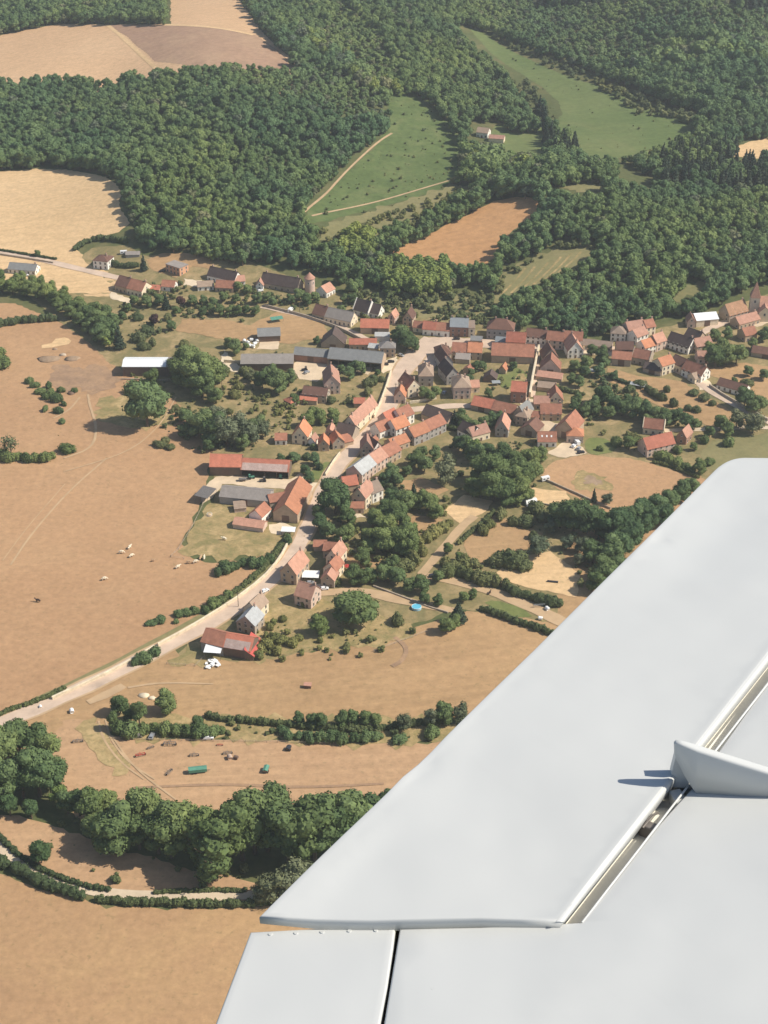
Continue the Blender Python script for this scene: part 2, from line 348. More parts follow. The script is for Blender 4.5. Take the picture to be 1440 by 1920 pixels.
field('meadow', [(860,30),(960,95),(1050,140),(1150,170),(1210,205),(1320,230),(1290,270),(1180,290),(1110,310),(1000,300),(940,290),(900,270),(940,225),(1040,240),(1060,200),(1000,150),(930,110)], 'meadow')
field('hillside_meadow', [(560,415),(620,350),(735,250),(720,160),(800,180),(850,240),(880,290),(860,345),(700,390),(600,420)], 'slope')
field('grass_strip', [(580,440),(700,392),(850,345),(900,350),(880,390),(780,440),(720,470),(640,480)], 'olive')
field('grass_strip', [(900,560),(960,500),(1060,455),(1130,465),(1120,510),(1000,570),(960,590)], 'olive')
field('grass_strip', [(640,545),(760,545),(900,555),(930,600),(800,600),(680,585)], 'olive')
field('grass_strip', [(1020,330),(1100,335),(1170,350),(1160,365),(1060,360)], 'olive')
field('field', [(1350,290),(1400,265),(1480,255),(1600,265),(1600,300),(1440,300)], 'straw')
field('grass_strip', [(1230,560),(1290,530),(1330,530),(1330,545),(1280,560),(1240,575)], 'olive')
field('field', [(-300,640),(0,600),(105,598),(190,660),(215,700),(130,740),(0,720),(-300,760)], 'pasture')
field('bare_patch', [(100,640),(130,630),(125,650),(85,655),(75,645)], 'straw')
field('bare_patch', [(90,690),(125,684),(150,690),(195,684),(222,702),(215,730),(170,738),(150,728),(125,738),(95,720)], 'dung', 2, 2.2)
field('grass_patch', [(170,745),(250,740),(330,770),(320,800),(230,805),(185,790)], 'weeds', 2, 2.5)
field('grass_patch', [(330,1040),(380,960),(405,935),(500,985),(525,1000),(520,1035),(440,1050),(380,1045)], 'weeds')
field('meadow', [(-200,1400),(0,1360),(130,1310),(215,1268),(325,1212),(340,1235),(480,1240),(600,1220),(800,1170),(900,1140),(1080,1180),(1060,1290),(900,1350),(600,1365),(240,1365),(130,1390),(-100,1450)], 'hayfield')
field('grass_patch', [(470,1110),(560,1120),(700,1150),(790,1190),(700,1215),(520,1225),(480,1240),(440,1235),(480,1180)], 'weeds', 2)
field('grass_patch', [(330,1222),(385,1205),(400,1235),(370,1255),(310,1245)], 'weeds')
field('grass_strip', [(195,1325),(240,1340),(400,1345),(860,1345),(870,1395),(700,1398),(500,1388),(200,1388)], 'weeds')
field('paddock', [(90,1350),(200,1350),(205,1385),(520,1385),(780,1395),(860,1385),(900,1400),(760,1500),(690,1560),(300,1570),(100,1530)], 'paddock')
field('field', [(-250,1540),(0,1528),(70,1535),(150,1570),(250,1600),(400,1640),(520,1660),(500,1690),(280,1685),(150,1660),(60,1625),(0,1580),(-250,1560)], 'paddock')
field('field', [(-400,1640),(0,1640),(90,1670),(200,1700),(380,1705),(620,1690),(800,1900),(800,2150),(-400,2150)], 'pasture_low', 0)
field('paddock', [(1010,880),(1080,850),(1200,862),(1290,890),(1340,905),(1320,1000),(1180,1010),(1110,945),(1030,910)], 'pasture')
field('grass_patch', [(1070,890),(1110,885),(1145,895),(1150,915),(1100,925),(1070,910)], 'weeds', 2)
field('sand_patch', [(1088,900),(1115,896),(1128,904),(1108,909)], 'earth', 2)
field('field', [(150,478),(180,462),(240,460),(262,478),(262,505),(215,508),(170,500)], 'village')
field('meadow', [(1310,830),(1440,810),(1600,820),(1600,900),(1330,895)], 'olive')
field('grass_plot', [(1140,690),(1200,705),(1280,715),(1400,790),(1330,800),(1230,760),(1140,715)], 'hayfield')
field('grass_plot', [(1330,690),(1400,680),(1450,690),(1450,760),(1380,720),(1330,705)], 'hayfield')
field('straw_plot', [(832,955),(870,928),(930,940),(905,965),(868,985)], 'straw')
field('straw_plot', [(868,1010),(930,965),(1020,1000),(990,1030),(930,1060),(880,1050)], 'hayfield')
field('straw_plot', [(960,1045),(1030,1035),(1090,1080),(1080,1120),(1000,1105),(930,1080)], 'straw')
field('straw_plot', [(758,985),(780,965),(835,975),(820,992),(780,1000)], 'hayfield')
field('straw_plot', [(745,905),(790,895),(840,918),(820,930),(770,920)], 'hayfield')
field('straw_plot', [(1000,915),(1060,922),(1075,945),(1020,945),(985,935)], 'straw')
field('dry_lawn', [(640,1030),(700,1035),(740,1060),(690,1065),(650,1050)], 'hayfield')
field('grass_plot', [(470,610),(530,580),(600,600),(620,630),(540,645),(440,640),(330,620),(340,598),(420,600)], 'hayfield')
field('straw_plot', [(95,510),(190,520),(215,540),(180,552),(110,545)], 'straw')
field('straw_plot', [(275,488),(300,476),(345,474),(398,488),(392,505),(360,500),(330,522),(285,505)], 'hayfield')
field('lawn', [(900,1122),(985,1140),(1000,1160),(930,1150)], 'lawn')
field('lawn', [(925,690),(990,690),(985,730),(930,725)], 'lawn')
field('lawn', [(940,740),(985,690),(985,735)], 'weeds')
field('lawn', [(578,900),(600,865),(640,868),(622,895)], 'lawn')
field('lawn', [(1090,820),(1150,825),(1160,845),(1105,858)], 'lawn')
# yards
field('farmyard', [(376,925),(405,893),(450,893),(545,900),(565,885),(580,900),(560,920),(500,915),(415,908),(400,935),(380,945)], 'gravel', 0)
field('farmyard', [(545,690),(560,676),(612,678),(612,700),(595,715),(560,712)], 'gravel', 0)
field('farmyard', [(605,682),(700,690),(690,702),(620,697)], 'gravel', 0)
field('courtyard', [(490,640),(525,636),(522,655),(480,655)], 'gravel', 0)
field('courtyard', [(998,815),(1010,785),(1050,795),(1035,825)], 'gravel', 0)
field('courtyard', [(1025,850),(1075,820),(1100,850),(1060,860)], 'gravel', 0)
field('courtyard', [(1355,606),(1400,592),(1470,575),(1470,600),(1420,612)], 'gravel', 0)
for q in ([(575,822),(612,826),(612,836),(580,838)], [(700,690),(745,668),(752,690),(720,700)], [(560,905),(606,905),(600,930),(570,925)], [(505,985),(530,978),(555,990),(540,1005),(510,1000)], [(975,745),(1005,750),(1000,768),(975,768)], [(1085,655),(1150,658),(1150,668),(1085,664)], [(1150,655),(1185,648),(1185,660),(1150,668)], [(1300,705),(1330,715),(1335,730),(1310,732)], [(345,522),(400,532),(395,545),(345,535)], [(700,800),(720,812),(705,830),(690,820)], [(655,955),(690,970),(665,972)], [(560,1088),(620,1096),(615,1112),(560,1100)], [(420,655),(452,690),(452,700),(412,690)], [(205,545),(250,565),(245,572),(205,560)]):
    field('yard', q, 'lime', 0)
field('village_square', [(770,690),(760,665),(795,632),(880,634),(945,640),(1010,648),(1010,660),(850,650),(830,665),(815,690),(795,705)], 'asphalt', 0)
# roads and tracks
ribbon('track', [(-60,1520),(0,1588),(60,1640),(150,1668),(230,1678),(370,1682),(490,1678)], [4.5,4.5], 'track')
ribbon('track', [(570,398),(610,365),(640,330),(690,283),(715,262),(735,250)], [2.2,1.6,2.0], 'path')
ribbon('track', [(585,405),(640,393),(700,380),(780,357),(845,338)], [2.0,1.7], 'path')
for a_, b_ in (((940,552),(985,503)),((958,550),(1003,500)),((978,543),(1028,492)),((1000,534),(1052,482)),((1022,525),(1072,475)),((1046,512),(1090,472))):
    ribbon('vine_row_path', [a_, ((a_[0]+b_[0])/2+3, (a_[1]+b_[1])/2), b_], [1.8,1.2,1.8], 'weeds')
ribbon('track', [(510,480),(525,462)], [4,4], 'track')
ribbon('track', [(790,1078),(830,1030),(868,985),(890,968)], [4.5,5], 'path')
ribbon('track', [(600,1112),(680,1108),(760,1128),(850,1145)], [5,7,4], 'path')
ribbon('track', [(800,1080),(900,1100),(1000,1140),(1060,1170)], [5,7,8], 'path')
ribbon('track', [(240,1290),(300,1280),(400,1283)], [1.4,1.2,.8], 'path')
field('grass_patch', [(170,1345),(198,1350),(205,1400),(240,1440),(215,1455),(160,1410),(150,1370)], 'weeds', 2, 2.0)
ribbon('track', [(185,1352),(192,1385),(225,1430),(270,1462)], [.8,.9,.6], 'path')
ribbon('track', [(198,1350),(206,1385),(240,1430),(290,1462)], [.8,.9,.6], 'path')
ribbon('track', [(165,740),(168,760),(182,800),(175,840),(120,860)], [1.2,1.5,1.2], 'path')
ribbon('track', [(150,745),(130,770),(100,785)], [1.2,1.2], 'path')
ribbon('track', [(5,1052),(50,990),(122,908)], [.5,.5], 'path')
ribbon('track', [(330,745),(300,800),(240,850),(120,885)], [.8,.8], 'path')
ribbon('track', [(250,1478),(420,1470),(560,1478),(720,1470)], [1.2,1.6,1.2], 'dung')
ribbon('track', [(210,1380),(250,1440),(330,1500)], [.8,.8], 'path')
ribbon('track', [(740,1195),(765,1215),(755,1240),(735,1250)], [2,2.5], 'dung')
ribbon('track', [(20,1060),(60,1000),(130,920),(200,860)], [1,1], 'path')
ribbon('lane', [(-60,462),(0,470),(80,488),(150,505),(225,522)], [6,6], 'asphalt')
ribbon('lane', [(490,575),(540,586),(600,600),(660,622),(700,645)], [4,5,5], 'asphalt')
ribbon('lane', [(735,772),(800,766),(860,760),(960,765),(1000,770)], [6,6,4], 'asphalt')
ribbon('lane', [(1008,662),(1004,700),(998,745)], [3.5,3], 'asphalt')
ribbon('lane', [(940,640),(1030,652),(1100,655),(1160,655)], [6,6,7], 'asphalt')
ribbon('lane', [(1225,690),(1260,690),(1310,718),(1350,745),(1440,790),(1520,830)], [4,5,6,6], 'asphalt')
ribbon('lane', [(1245,808),(1300,806),(1360,805),(1400,800),(1445,803)], [4,4], 'track')
ribbon('lane', [(1290,640),(1350,605),(1440,585)], [5,6], 'asphalt')
ribbon('verge', [(-60,1378),(10,1345),(110,1298),(215,1248),(330,1185),(430,1130),(510,1065),(545,1018)], [5,6,6,5,4,3], 'olive')
RD = ([(-80,1390),(0,1358),(100,1315),(200,1270),(325,1205),(430,1150),(500,1098),(548,1045),(570,1005),(590,960),(603,925),(625,885),(655,850),(690,815),(725,775),(738,735),(750,700),(785,660)], [8.5,8.5,8.5,7.5,7.5,8,8.5,10.5,13.5], 'asphalt')
ribbon('verge', RD[0], [q+2.4 for q in RD[1]], 'path'); ribbon('road', *RD)
ribbon('track', [(165,1318),(200,1303),(232,1286)], [3,5,4], 'path')

# ------------------------------------------------------------------ trees
def ico(sub):
    bm = bmesh.new(); bmesh.ops.create_icosphere(bm, subdivisions=sub, radius=1.0)
    V = np.array([v.co[:] for v in bm.verts]); Fc = [tuple(v.index for v in f.verts) for f in bm.faces]; bm.free(); return V, Fc
ICO2, ICO1 = ico(2), ico(1)
def crown_geo(lobes, cards, size, seed, core=0.86, lump=0.16):
    """many leaf-sprays spread over and through a set of lobes, round lumpy inner masses"""
    g = np.random.default_rng(seed); V = []; Fc = []; n0 = 0
    for c, r in lobes:
        v, f = ICO2; ph = g.uniform(0, 6.3, 6)
        d = 1+lump*(np.sin(v[:, 0]*5+ph[0])*np.sin(v[:, 1]*5+ph[1])+np.sin(v[:, 2]*6+ph[2])*np.sin(v[:, 0]*7+ph[3])*0.7)+g.normal(0, 0.06, len(v))
        V.append(np.array(c)+v*np.array(r)*core*d[:, None]); Fc += [tuple(i+n0 for i in q) for q in f]; n0 += len(v)
    ar = np.array([r[0]*r[1]+r[0]*r[2] for c, r in lobes]); ar /= ar.sum()
    for _ in range(cards):
        k = g.choice(len(lobes), p=ar); c, r = lobes[k]
        d = g.normal(size=3); d[2] = d[2]*0.9+0.18; d /= np.linalg.norm(d)
        p = np.array(c)+np.array(r)*d*g.uniform(0.82, 1.12)
        nrm = d+g.normal(0, 0.4, 3); nrm /= np.linalg.norm(nrm)
        a = np.cross(nrm, g.normal(size=3)); a /= np.linalg.norm(a); b = np.cross(nrm, a)
        s = size*g.uniform(0.5, 1.25); e = g.uniform(0.5, 1.0)
        V.append(np.array([p-a*s-b*s*e*.4, p+b*s*e*-1.0, p+a*s-b*s*e*.2, p+a*s*.5+b*s*e, p-a*s*.6+b*s*e*.9])); Fc.append(tuple(range(n0, n0+5))); n0 += 5
    return np.concatenate(V), Fc
def lobes_round(seed, h, wd, n=9, low=0.28):
    g = np.random.default_rng(seed); L = [((0, 0, h*0.58), (wd*.33, wd*.33, h*.30))]
    for i in range(n):
        a = 2*math.pi*(i+g.uniform(-.3, .3))/n*1.62; t = (i+.5)/n; z = h*(low+.14+(0.90-low-.18)*t)
        rr = wd*.5*math.sqrt(max(0.05, 1-((z/h-.52)/.47)**2))*g.uniform(.5, .68)
        s = wd*g.uniform(.17, .25); L.append(((rr*math.cos(a), rr*math.sin(a), z), (s, s, s*g.uniform(.8, 1.05))))
    return L
def lobes_poplar(seed, h, wd, n=9):
    g = np.random.default_rng(seed); L = []
    for i in range(n):
        t = (i+.5)/n; z = h*(.12+.84*t); s = wd*.5*(1-.75*abs(t-.42)**1.4)*g.uniform(.55, .75); a = g.uniform(0, 6.3)
        L.append(((math.cos(a)*wd*.16, math.sin(a)*wd*.16, z), (s, s, s*1.25)))
    L.append(((0, 0, h*.5), (wd*.26, wd*.26, h*.4)))
    return L
def lobes_conifer(seed, h, wd, n=8):
    g = np.random.default_rng(seed); L = []
    for i in range(n):
        t = i/(n-1); z = h*(.12+.80*t); s = wd*.5*(1-t*.9); L.append(((g.normal(0, .05*wd), g.normal(0, .05*wd), z), (s, s, h*.085)))
    return L
def trunk_geo(h, r, top, seed):
    g = np.random.default_rng(seed); b = MB()
    b.tube([(0, 0, -.6), (0, 0, h*.1), (g.normal(0, .1), g.normal(0, .1), h*.4), (0, 0, top)], [r*1.3, r, r*.75, r*.25], 7)
    for i in range(4):
        a = g.uniform(0, 6.3); z = h*g.uniform(.25, .45)
        b.tube([(0, 0, z), (math.cos(a)*h*.12, math.sin(a)*h*.12, z+h*.16), (math.cos(a)*h*.2, math.sin(a)*h*.2, z+h*.32)], [r*.5, r*.32, r*.1], 5)
    return b
# prototypes: unit height 10 m
PROTO = {}
def proto(key, lobes, cards, size, leaf, seed, trunk_r=0.28, top=7.5, core=.86, lump=.16):
    V, Fc = crown_geo(lobes, cards, size, seed, core, lump)
    PROTO[key] = (mesh('crown_'+key, V, Fc, M[leaf]), trunk_geo(10, trunk_r, top, seed).mesh('trunk_'+key, M['bark']))
for s in range(4): proto('round%d' % s, lobes_round(10+s, 10, 9.0, 14, .13), 2400, .27, 'leaf', s)
for s in range(3): proto('oval%d' % s, lobes_round(30+s, 10, 6.2, 14, .2), 2200, .22, 'leaf', 50+s)
for s in range(3): proto('poplar%d' % s, lobes_poplar(40+s, 10, 4.0), 1500, .2, 'leaf', 60+s, .2)
for s in range(2): proto('conifer%d' % s, lobes_conifer(70+s, 10, 4.6), 520, .38, 'leaf_pine', 70+s, .2, 9, .8)
for s in range(2): proto('grey%d' % s, lobes_round(80+s, 10, 9, 11, .12), 1400, .32, 'leaf_grey', 80+s, .28, 7, .7)
proto('light0', lobes_round(90, 10, 8), 480, .5, 'leaf_light', 90)
proto('copper0', lobes_round(92, 10, 8.5), 480, .5, 'leaf_copper', 92)
proto('sparse0', lobes_round(94, 10, 8.5, 8), 330, .4, 'leaf_grey', 94, .25, 8.5, .28)
for s in range(6):
    L = [((x, y, 3.2+g_), (3.2, 3.0, 3.4)) for x, y, g_ in ((0, 0, .8), (2.4, .7, -.3), (-2.1, 1.0, 0), (.6, -2.2, -.2), (-.8, 2.3, -.5))]
    L = [((c[0]*(1+.2*math.sin(s*3+i)), c[1], c[2]), r) for i, (c, r) in enumerate(L)]
    proto(('bush%d' if s < 3 else 'weed%d') % (s % 3), L, 900, .5, 'leaf' if s < 3 else 'leaf_scrub', 100+s)
KIND = {'r': ('round', 4), 'o': ('oval', 3), 'p': ('poplar', 3), 'c': ('conifer', 2), 'g': ('grey', 2), 'l': ('light', 1), 'b': ('copper', 1), 's': ('sparse', 1), 'u': ('bush', 3), 'v': ('weed', 3)}
NT = [0]
def tree(u, v, h, k='r', label=None, group=None, wide=1.0):
    NT[0] += 1; key, n = KIND[k]; key = key+str(NT[0] % n); x, y, z = pt(u, v)
    s = h/10*random.uniform(.94, 1.06)
    if k in 'uv':
        o = link('bush', PROTO[key][0]); o.location = (x, y, z-.15*h*.3); o.scale = (s*1.25*wide*random.uniform(.7, 1.35), s*1.25*wide*random.uniform(.7, 1.3), s*random.uniform(1.15, 1.6)); o.rotation_euler = (0, 0, random.uniform(0, 6.28))
        return tag(o, label, 'bush', group)
    o = empty({'c': 'conifer_tree', 'p': 'tall_tree'}.get(k, 'tree'), (x, y, z), random.uniform(0, 6.28)); o.scale = (s*wide, s*wide, s)
    link('crown', PROTO[key][0], o); link('trunk', PROTO[key][1], o)
    return tag(o, label, 'tree', group)

# ------------------------------------------------------------------ the aircraft wing beside the camera
C0 = np.array([0, 0, CAMH]); d0 = ray(770, 1727); Q0 = C0+d0*(2.0/-d0[2])
SL = np.array([0.82, -0.57])*0.13; NW = np.array([-SL[0], -SL[1], 1.0]); NW /= np.linalg.norm(NW)
E1 = np.array([1, 0, SL[0]]); E1 /= np.linalg.norm(E1); E2 = np.cross(NW, E1)
def wl(u, v, off=0.0):
    d = ray(u, v); t = (NW@(Q0-C0)+off)/(NW@d); p = C0+d*t-Q0; return np.array([p@E1, p@E2])
def w2px(x, y, z): p = Q0+E1*x+E2*y+NW*z; return proj(*p)
wing = tag(empty('aircraft_wing', Q0), 'white light aircraft wing with trailing edge control surfaces filling the lower right', 'aircraft wing')
wing.matrix_world = Matrix(((E1[0],E2[0],NW[0],Q0[0]),(E1[1],E2[1],NW[1],Q0[1]),(E1[2],E2[2],NW[2],Q0[2]),(0,0,0,1)))
def paint(name, c, rough=0.32, dirt=0.04):
    m, t, b = newmat(name); v = coords(t); n = noise(t, v, 1.7, 3, 0.5); n2 = noise(t, v, 60, 4, 0.6); n3 = noise(t, coords(t, (1, 6, 1), 0.9), 3, 5, 0.6)
    col = ramp(t, n, [(0.3, tuple(x*(1-dirt) for x in c)), (0.7, c)]); col = mix(t, ramp(t, n3, [(0.55, (0, 0, 0)), (0.8, (0.10, 0.10, 0.10))]), col, tuple(x*0.8 for x in c))
    t.links.new(col, b.inputs['Base Color']); b.inputs['Roughness'].default_value = rough; b.inputs['Specular IOR Level'].default_value = 0.5
    nb = noise(t, v, 2.6, 2, 0.5); bump(t, b, nb, 0.22, 0.06); return m
M['wingpaint'] = paint('white_wing_paint', (0.56, 0.57, 0.55)); M['wingin'] = plain('gap_primer', (0.80, 0.76, 0.66), 0.7, 0.1, 6); M['gapshade'] = plain('gap_shade_black', (0.025, 0.022, 0.03), 0.8, 0.1)  # last one: near-black colour standing for shade in the flap gap and hinge hole
def round_corner(px, i, r, n=6):
    a, b, c = [np.array(px[(i+k) % len(px)], float) for k in (-1, 0, 1)]; p = b+(a-b)/np.linalg.norm(a-b)*r; q = b+(c-b)/np.linalg.norm(c-b)*r
    return [tuple((1-t)**2*p+2*t*(1-t)*b+t*t*q) for t in np.linspace(0, 1, n)]
def panel(name, px, off=0.0, th=0.03, r=0.004, step=0.035, dents=(), mat='wingpaint', label=None, bead=0.0, lift=None, thin=False):
    P = [wl(u, v, off) for u, v in px]; Q = []
    for a, b in zip(P, P[1:]+P[:1]):
        n = max(1, int(np.linalg.norm(b-a)/0.05)); Q += [a+(b-a)*k/n for k in range(n)]
    Q = np.array(Q); ar = np.sum(Q[:, 0]*np.roll(Q[:, 1], -1)-np.roll(Q[:, 0], -1)*Q[:, 1])
    if ar < 0: Q = Q[::-1]
    n = len(Q); dn = np.roll(Q, -1, 0)-Q; dp = Q-np.roll(Q, 1, 0)
    nn = lambda d: np.column_stack([-d[:, 1], d[:, 0]])/np.linalg.norm(d, axis=1)[:, None]
    nr = nn(dn)+nn(dp); nr /= np.maximum(0.5, np.sum(nr*nn(dn), 1))[:, None]
    def dz(X, Y):
        z = np.zeros(len(X))
        for (du, dv, eu, ev, ln, wd, amp) in dents:
            c = wl(du, dv, off); e = wl(eu, ev, off)-c; e /= np.linalg.norm(e); s = (X-c[0])*e[0]+(Y-c[1])*e[1]; q = -(X-c[0])*e[1]+(Y-c[1])*e[0]
            z += amp*np.exp(-(s/ln)**2-(q/wd)**2)
        if lift: a_, b_ = wl(1090,1727), wl(1440,1275); e = (b_-a_)/np.linalg.norm(b_-a_); z += lift*np.maximum(0, (X-a_[0])*e[1]-(Y-a_[1])*e[0])
        return z
    V = []; Fc = []
    for ins, zz in ((0, -th), (0, -r), (r*.12, -r*.5+bead), (r*.45, -r*.13+bead), (r, bead)):
        q = Q+nr*ins; z = np.full(n, zz)+(dz(q[:, 0], q[:, 1]) if zz > -th else 0); V += [(q[i, 0], q[i, 1], z[i]) for i in range(n)]
    if thin:     # the section tapers to a thin trailing edge
        a_, b_ = wl(487, 1727), wl(1000, 1226); e = (b_-a_)/np.linalg.norm(b_-a_)
        for i in range(n): V[i] = (V[i][0], V[i][1], -min(th, .005+.13*abs((V[i][0]-a_[0])*e[1]-(V[i][1]-a_[1])*e[0])))
    for k in range(4): Fc += [(k*n+i, k*n+(i+1) % n, (k+1)*n+(i+1) % n, (k+1)*n+i) for i in range(n)]
    Fc.append(tuple(reversed(range(n))))
    V = V[:5*n]
    if bead:
        q = Q+nr*(r+.010); z = dz(q[:, 0], q[:, 1]); V += [(q[i, 0], q[i, 1], z[i]) for i in range(n)]; Fc += [(4*n+i, 4*n+(i+1) % n, 5*n+(i+1) % n, 5*n+i) for i in range(n)]
    base = 5*n if bead else 4*n; ri = r+(.010 if bead else 0); q = Q+nr*ri; xs = np.arange(q[:, 0].min(), q[:, 0].max(), step); ys = np.arange(q[:, 1].min(), q[:, 1].max(), step); X, Y = np.meshgrid(xs, ys); X = X.ravel(); Y = Y.ravel()
    q2 = Q+nr*(ri+step*.4); k = inpoly(X, Y, [tuple(p) for p in q2]); pts = [Vector(p) for p in q]+[Vector((a, b)) for a, b in zip(X[k], Y[k])]
    res = delaunay_2d_cdt(pts, [(i, (i+1) % n) for i in range(n)], [], 1, 1e-6); b0 = len(V); W = np.array([(p.x, p.y) for p in res[0]]); z = dz(W[:, 0], W[:, 1])
    remap = [min(o) if o and min(o) < n else None for o in res[3]]; idx = []
    for i in range(len(W)):
        if remap[i] is not None: idx.append(base+remap[i])
        else: idx.append(len(V)); V.append((W[i, 0], W[i, 1], z[i]))
    for f in res[2]:
        p = W[list(f)]; s = sum(p[i][0]*p[(i+1) % 3][1]-p[(i+1) % 3][0]*p[i][1] for i in range(3)); g = [idx[i] for i in f]; Fc.append(tuple(g if s > 0 else g[::-1]))
    V = [(x, y, zz+off) for x, y, zz in V]; o = link(name, mesh(name, V, Fc, M[mat], None, True), wing)
    if label: o['label'] = label
    return o
AIL = [(487,1727),(640,1575),(1000,1226)]+round_corner([(487,1727),(1363,862),(1560,857)], 1, 34, 8)+[(1560,857),(1734,858),(1440,1226),(1250,1470),(1049,1727),(900,1724),(700,1729)]
DENT = [(765,1455,740,1490,.05,.010,.004),(792,1432,745,1500,.06,.02,-.005),(900,1322,1000,1225,3.0,.085,.006),(1205,1035,1235,1010,.04,.008,.007),(1225,1020,1260,995,.05,.010,-.007),(950,1545,1000,1650,.25,.12,-.006),(1100,1300,1200,1180,.5,.16,.006),(560,1680,640,1610,.25,.03,.003),(850,1640,1000,1630,.3,.12,.005),(1330,1010,1400,900,.3,.12,-.006)]
panel('aileron', AIL, 0.007, 0.021, 0.0035, 0.025, DENT, bead=0.0016, thin=True)
FLAP = [(469,1747),(600,1740),(725,1735.5)]+round_corner([(725,1735.5),(742,1735),(733,1800)], 1, 8, 5)+[(737,1775),(726,1850),(712,1922),(690,2060),(350,2060)]
panel('flap', FLAP, -0.012, 0.02, 0.0045, 0.03, bead=.0004)
MAIN = [(749,1741),(900,1738),(1088,1731),(1093,1724),(1228,1552),(1300,1474),(1440,1277),(1760,868),(2300,868),(2700,2300),(652,2300),(706.5,2000),(726,1880)]
panel('wing_skin', MAIN, -0.010, 0.03, 0.004, 0.04, [(1250,1640,1180,1720,.10,.012,.002),(1150,1790,1420,1650,.35,.10,.006),(1090,1860,1190,1770,.25,.012,.0022),(1400,1600,1500,1400,.3,.12,-.006)], lift=.05)
panel('wing_core', [(738,1752),(1020,1745),(1045,1738),(1440,1232),(1735,860),(2300,860),(2700,2300),(600,2300),(690,1990),(722,1860)], -0.045, 0.03, 0.004, 0.1, (), 'wingin')
def strip(name, rows, mat):
    """loft between lines given as (u0, v0, u1, v1, offset above the wing plane)"""
    V = []; n = 24
    for (u0, v0, u1, v1, of) in rows:
        a, b = wl(u0, v0, of), wl(u1, v1, of); V += [(*(a+(b-a)*k/(n-1)), of) for k in range(n)]
    Fc = [(r_*n+k, (r_+1)*n+k, (r_+1)*n+k+1, r_*n+k+1) for r_ in range(len(rows)-1) for k in range(n-1)]
    return link(name, mesh(name, V, Fc, M[mat], None, True), wing)
strip('nose', [(1043,1728,1729,856,.0082),(1049,1728,1734,856,.0076),(1054,1728.5,1738,858,.004),(1058,1729,1742,860,-.006),(1061,1730,1745,862,-.02),(1062,1732,1746,864,-.07)], 'wingpaint')
strip('edge_strip', [(1089,1729,1759,867,-.012),(1090,1729,1759.5,867,-.0045),(1094,1729.5,1763,868,-.0085)], 'wingpaint')
strip('gap_shade_strip', [(743,1744,713,1925,-.040),(744,1744,714,1925,-.034),(752,1744,724,1925,-.034)], 'gapshade')  # black strip: shade of the open flap gap put in as colour
# hinge fairing standing across the gap on the wing
b = MB(); rows = []
for (u, vb, vt) in [(1266,1412,1392),(1270,1424,1389),(1282,1448,1391),(1296,1470,1395),(1308,1482,1399),(1360,1486,1416),(1440,1491,1441),(1560,1498,1476),(1700,1506,1500)]:
    p = wl(u, 1481+(u-1307)*.07, -.01)
    def hgt(vt):
        lo, hi = 0, .4
        for _ in range(30):
            m = (lo+hi)/2; hi, lo = (m, lo) if w2px(p[0], p[1], m-.01)[1] < vt else (hi, m)
        return lo-.01
    z0, z1 = (hgt(vb) if u < 1305 else -.02), hgt(vt); rows.append((p, z0, z1))
n = 12; V = []
for i, (p, z0, z1) in enumerate(rows):
    hw = [.003,.006,.009,.011,.012,.012,.012,.010,.008][i]; zs = max(z0+.002, z1-hw*.6)
    V += [(p[0], p[1]-hw, z0)]+[(p[0], p[1]-hw*math.cos(math.pi*k/(n-3)), zs+(z1-zs)*math.sin(math.pi*k/(n-3))) for k in range(n-2)]+[(p[0], p[1]+hw, z0)]
Fc = [(i*n+k, (i+1)*n+k, (i+1)*n+(k+1) % n, i*n+(k+1) % n) for i in range(len(rows)-1) for k in range(n)]+[tuple(range(n)), tuple(reversed(range((len(rows)-1)*n, len(rows)*n)))]
link('hinge_fairing', mesh('hinge_fairing', V, Fc, M['wingpaint'], None, True), wing)
hp = [(1258,.012),(1268,.058),(1290,.064),(1312,.052),(1330,.0)]; V = []
for u, z in hp:
    p = wl(u, 1466+(u-1307)*.07, -.01); V += [(p[0], p[1]-.009, -.02), (p[0], p[1]+.009, -.02), (p[0], p[1]+.009, z), (p[0], p[1]-.009, z)]
Fc = [(i*4+k, (i+1)*4+k, (i+1)*4+(k+1) % 4, i*4+(k+1) % 4) for i in range(4) for k in range(4)]+[(0,1,2,3),(19,18,17,16)]
link('hinge_plate', mesh('hinge_plate', V, Fc, M['wingpaint']), wing)
def lug(name, u, v, sx, sy, z0, z1, mat, rz=0):
    p = wl(u, v, z1); o = MB().box(-sx, sx, -sy, sy, z0, z1).build(name, M[mat], wing); o.location = (p[0], p[1], 0); o.rotation_euler = (0, 0, rz)
    m = o.modifiers.new('edge', 'BEVEL'); m.width = .003; m.segments = 2; return o
lug('hinge_bracket', 1272, 1492, .012, .022, -.07, -.016, 'wingpaint', .2); lug('hinge_bracket', 1216, 1545, .010, .018, -.07, -.018, 'steel', .9)
lug('hinge_arm', 1296, 1448, .012, .030, -.07, .004, 'wingpaint', .6); lug('hinge_hole_shade', 1250, 1512, .016, .016, -.073, -.045, 'gapshade', .9)  # the black block is painted shade for the inside of the hinge hole
p = wl(1222, 1530, -.01); MB().tube([(p[0]-.02, p[1]-.02, -.02), (p[0], p[1], -.008), (p[0]+.014, p[1]+.02, -.02)], [.0025, .0025, .0025], 6).build('bonding_wire', M['steel'], wing)
SCR = MB().cyl(0, 0, -.002, .0016, .0045, .0036, 10).mesh('screw', M['wingpaint'])
for (u, v) in ((507,1752),(555,1750),(604,1748),(655,1746),(705,1745)):
    p = wl(u, v, -.012); o = link('screw', SCR, wing); o.location = (p[0], p[1], -.012)
p = wl(812, 1854, -.01); o = link('screw', SCR, wing); o.location = (p[0], p[1], -.0105)

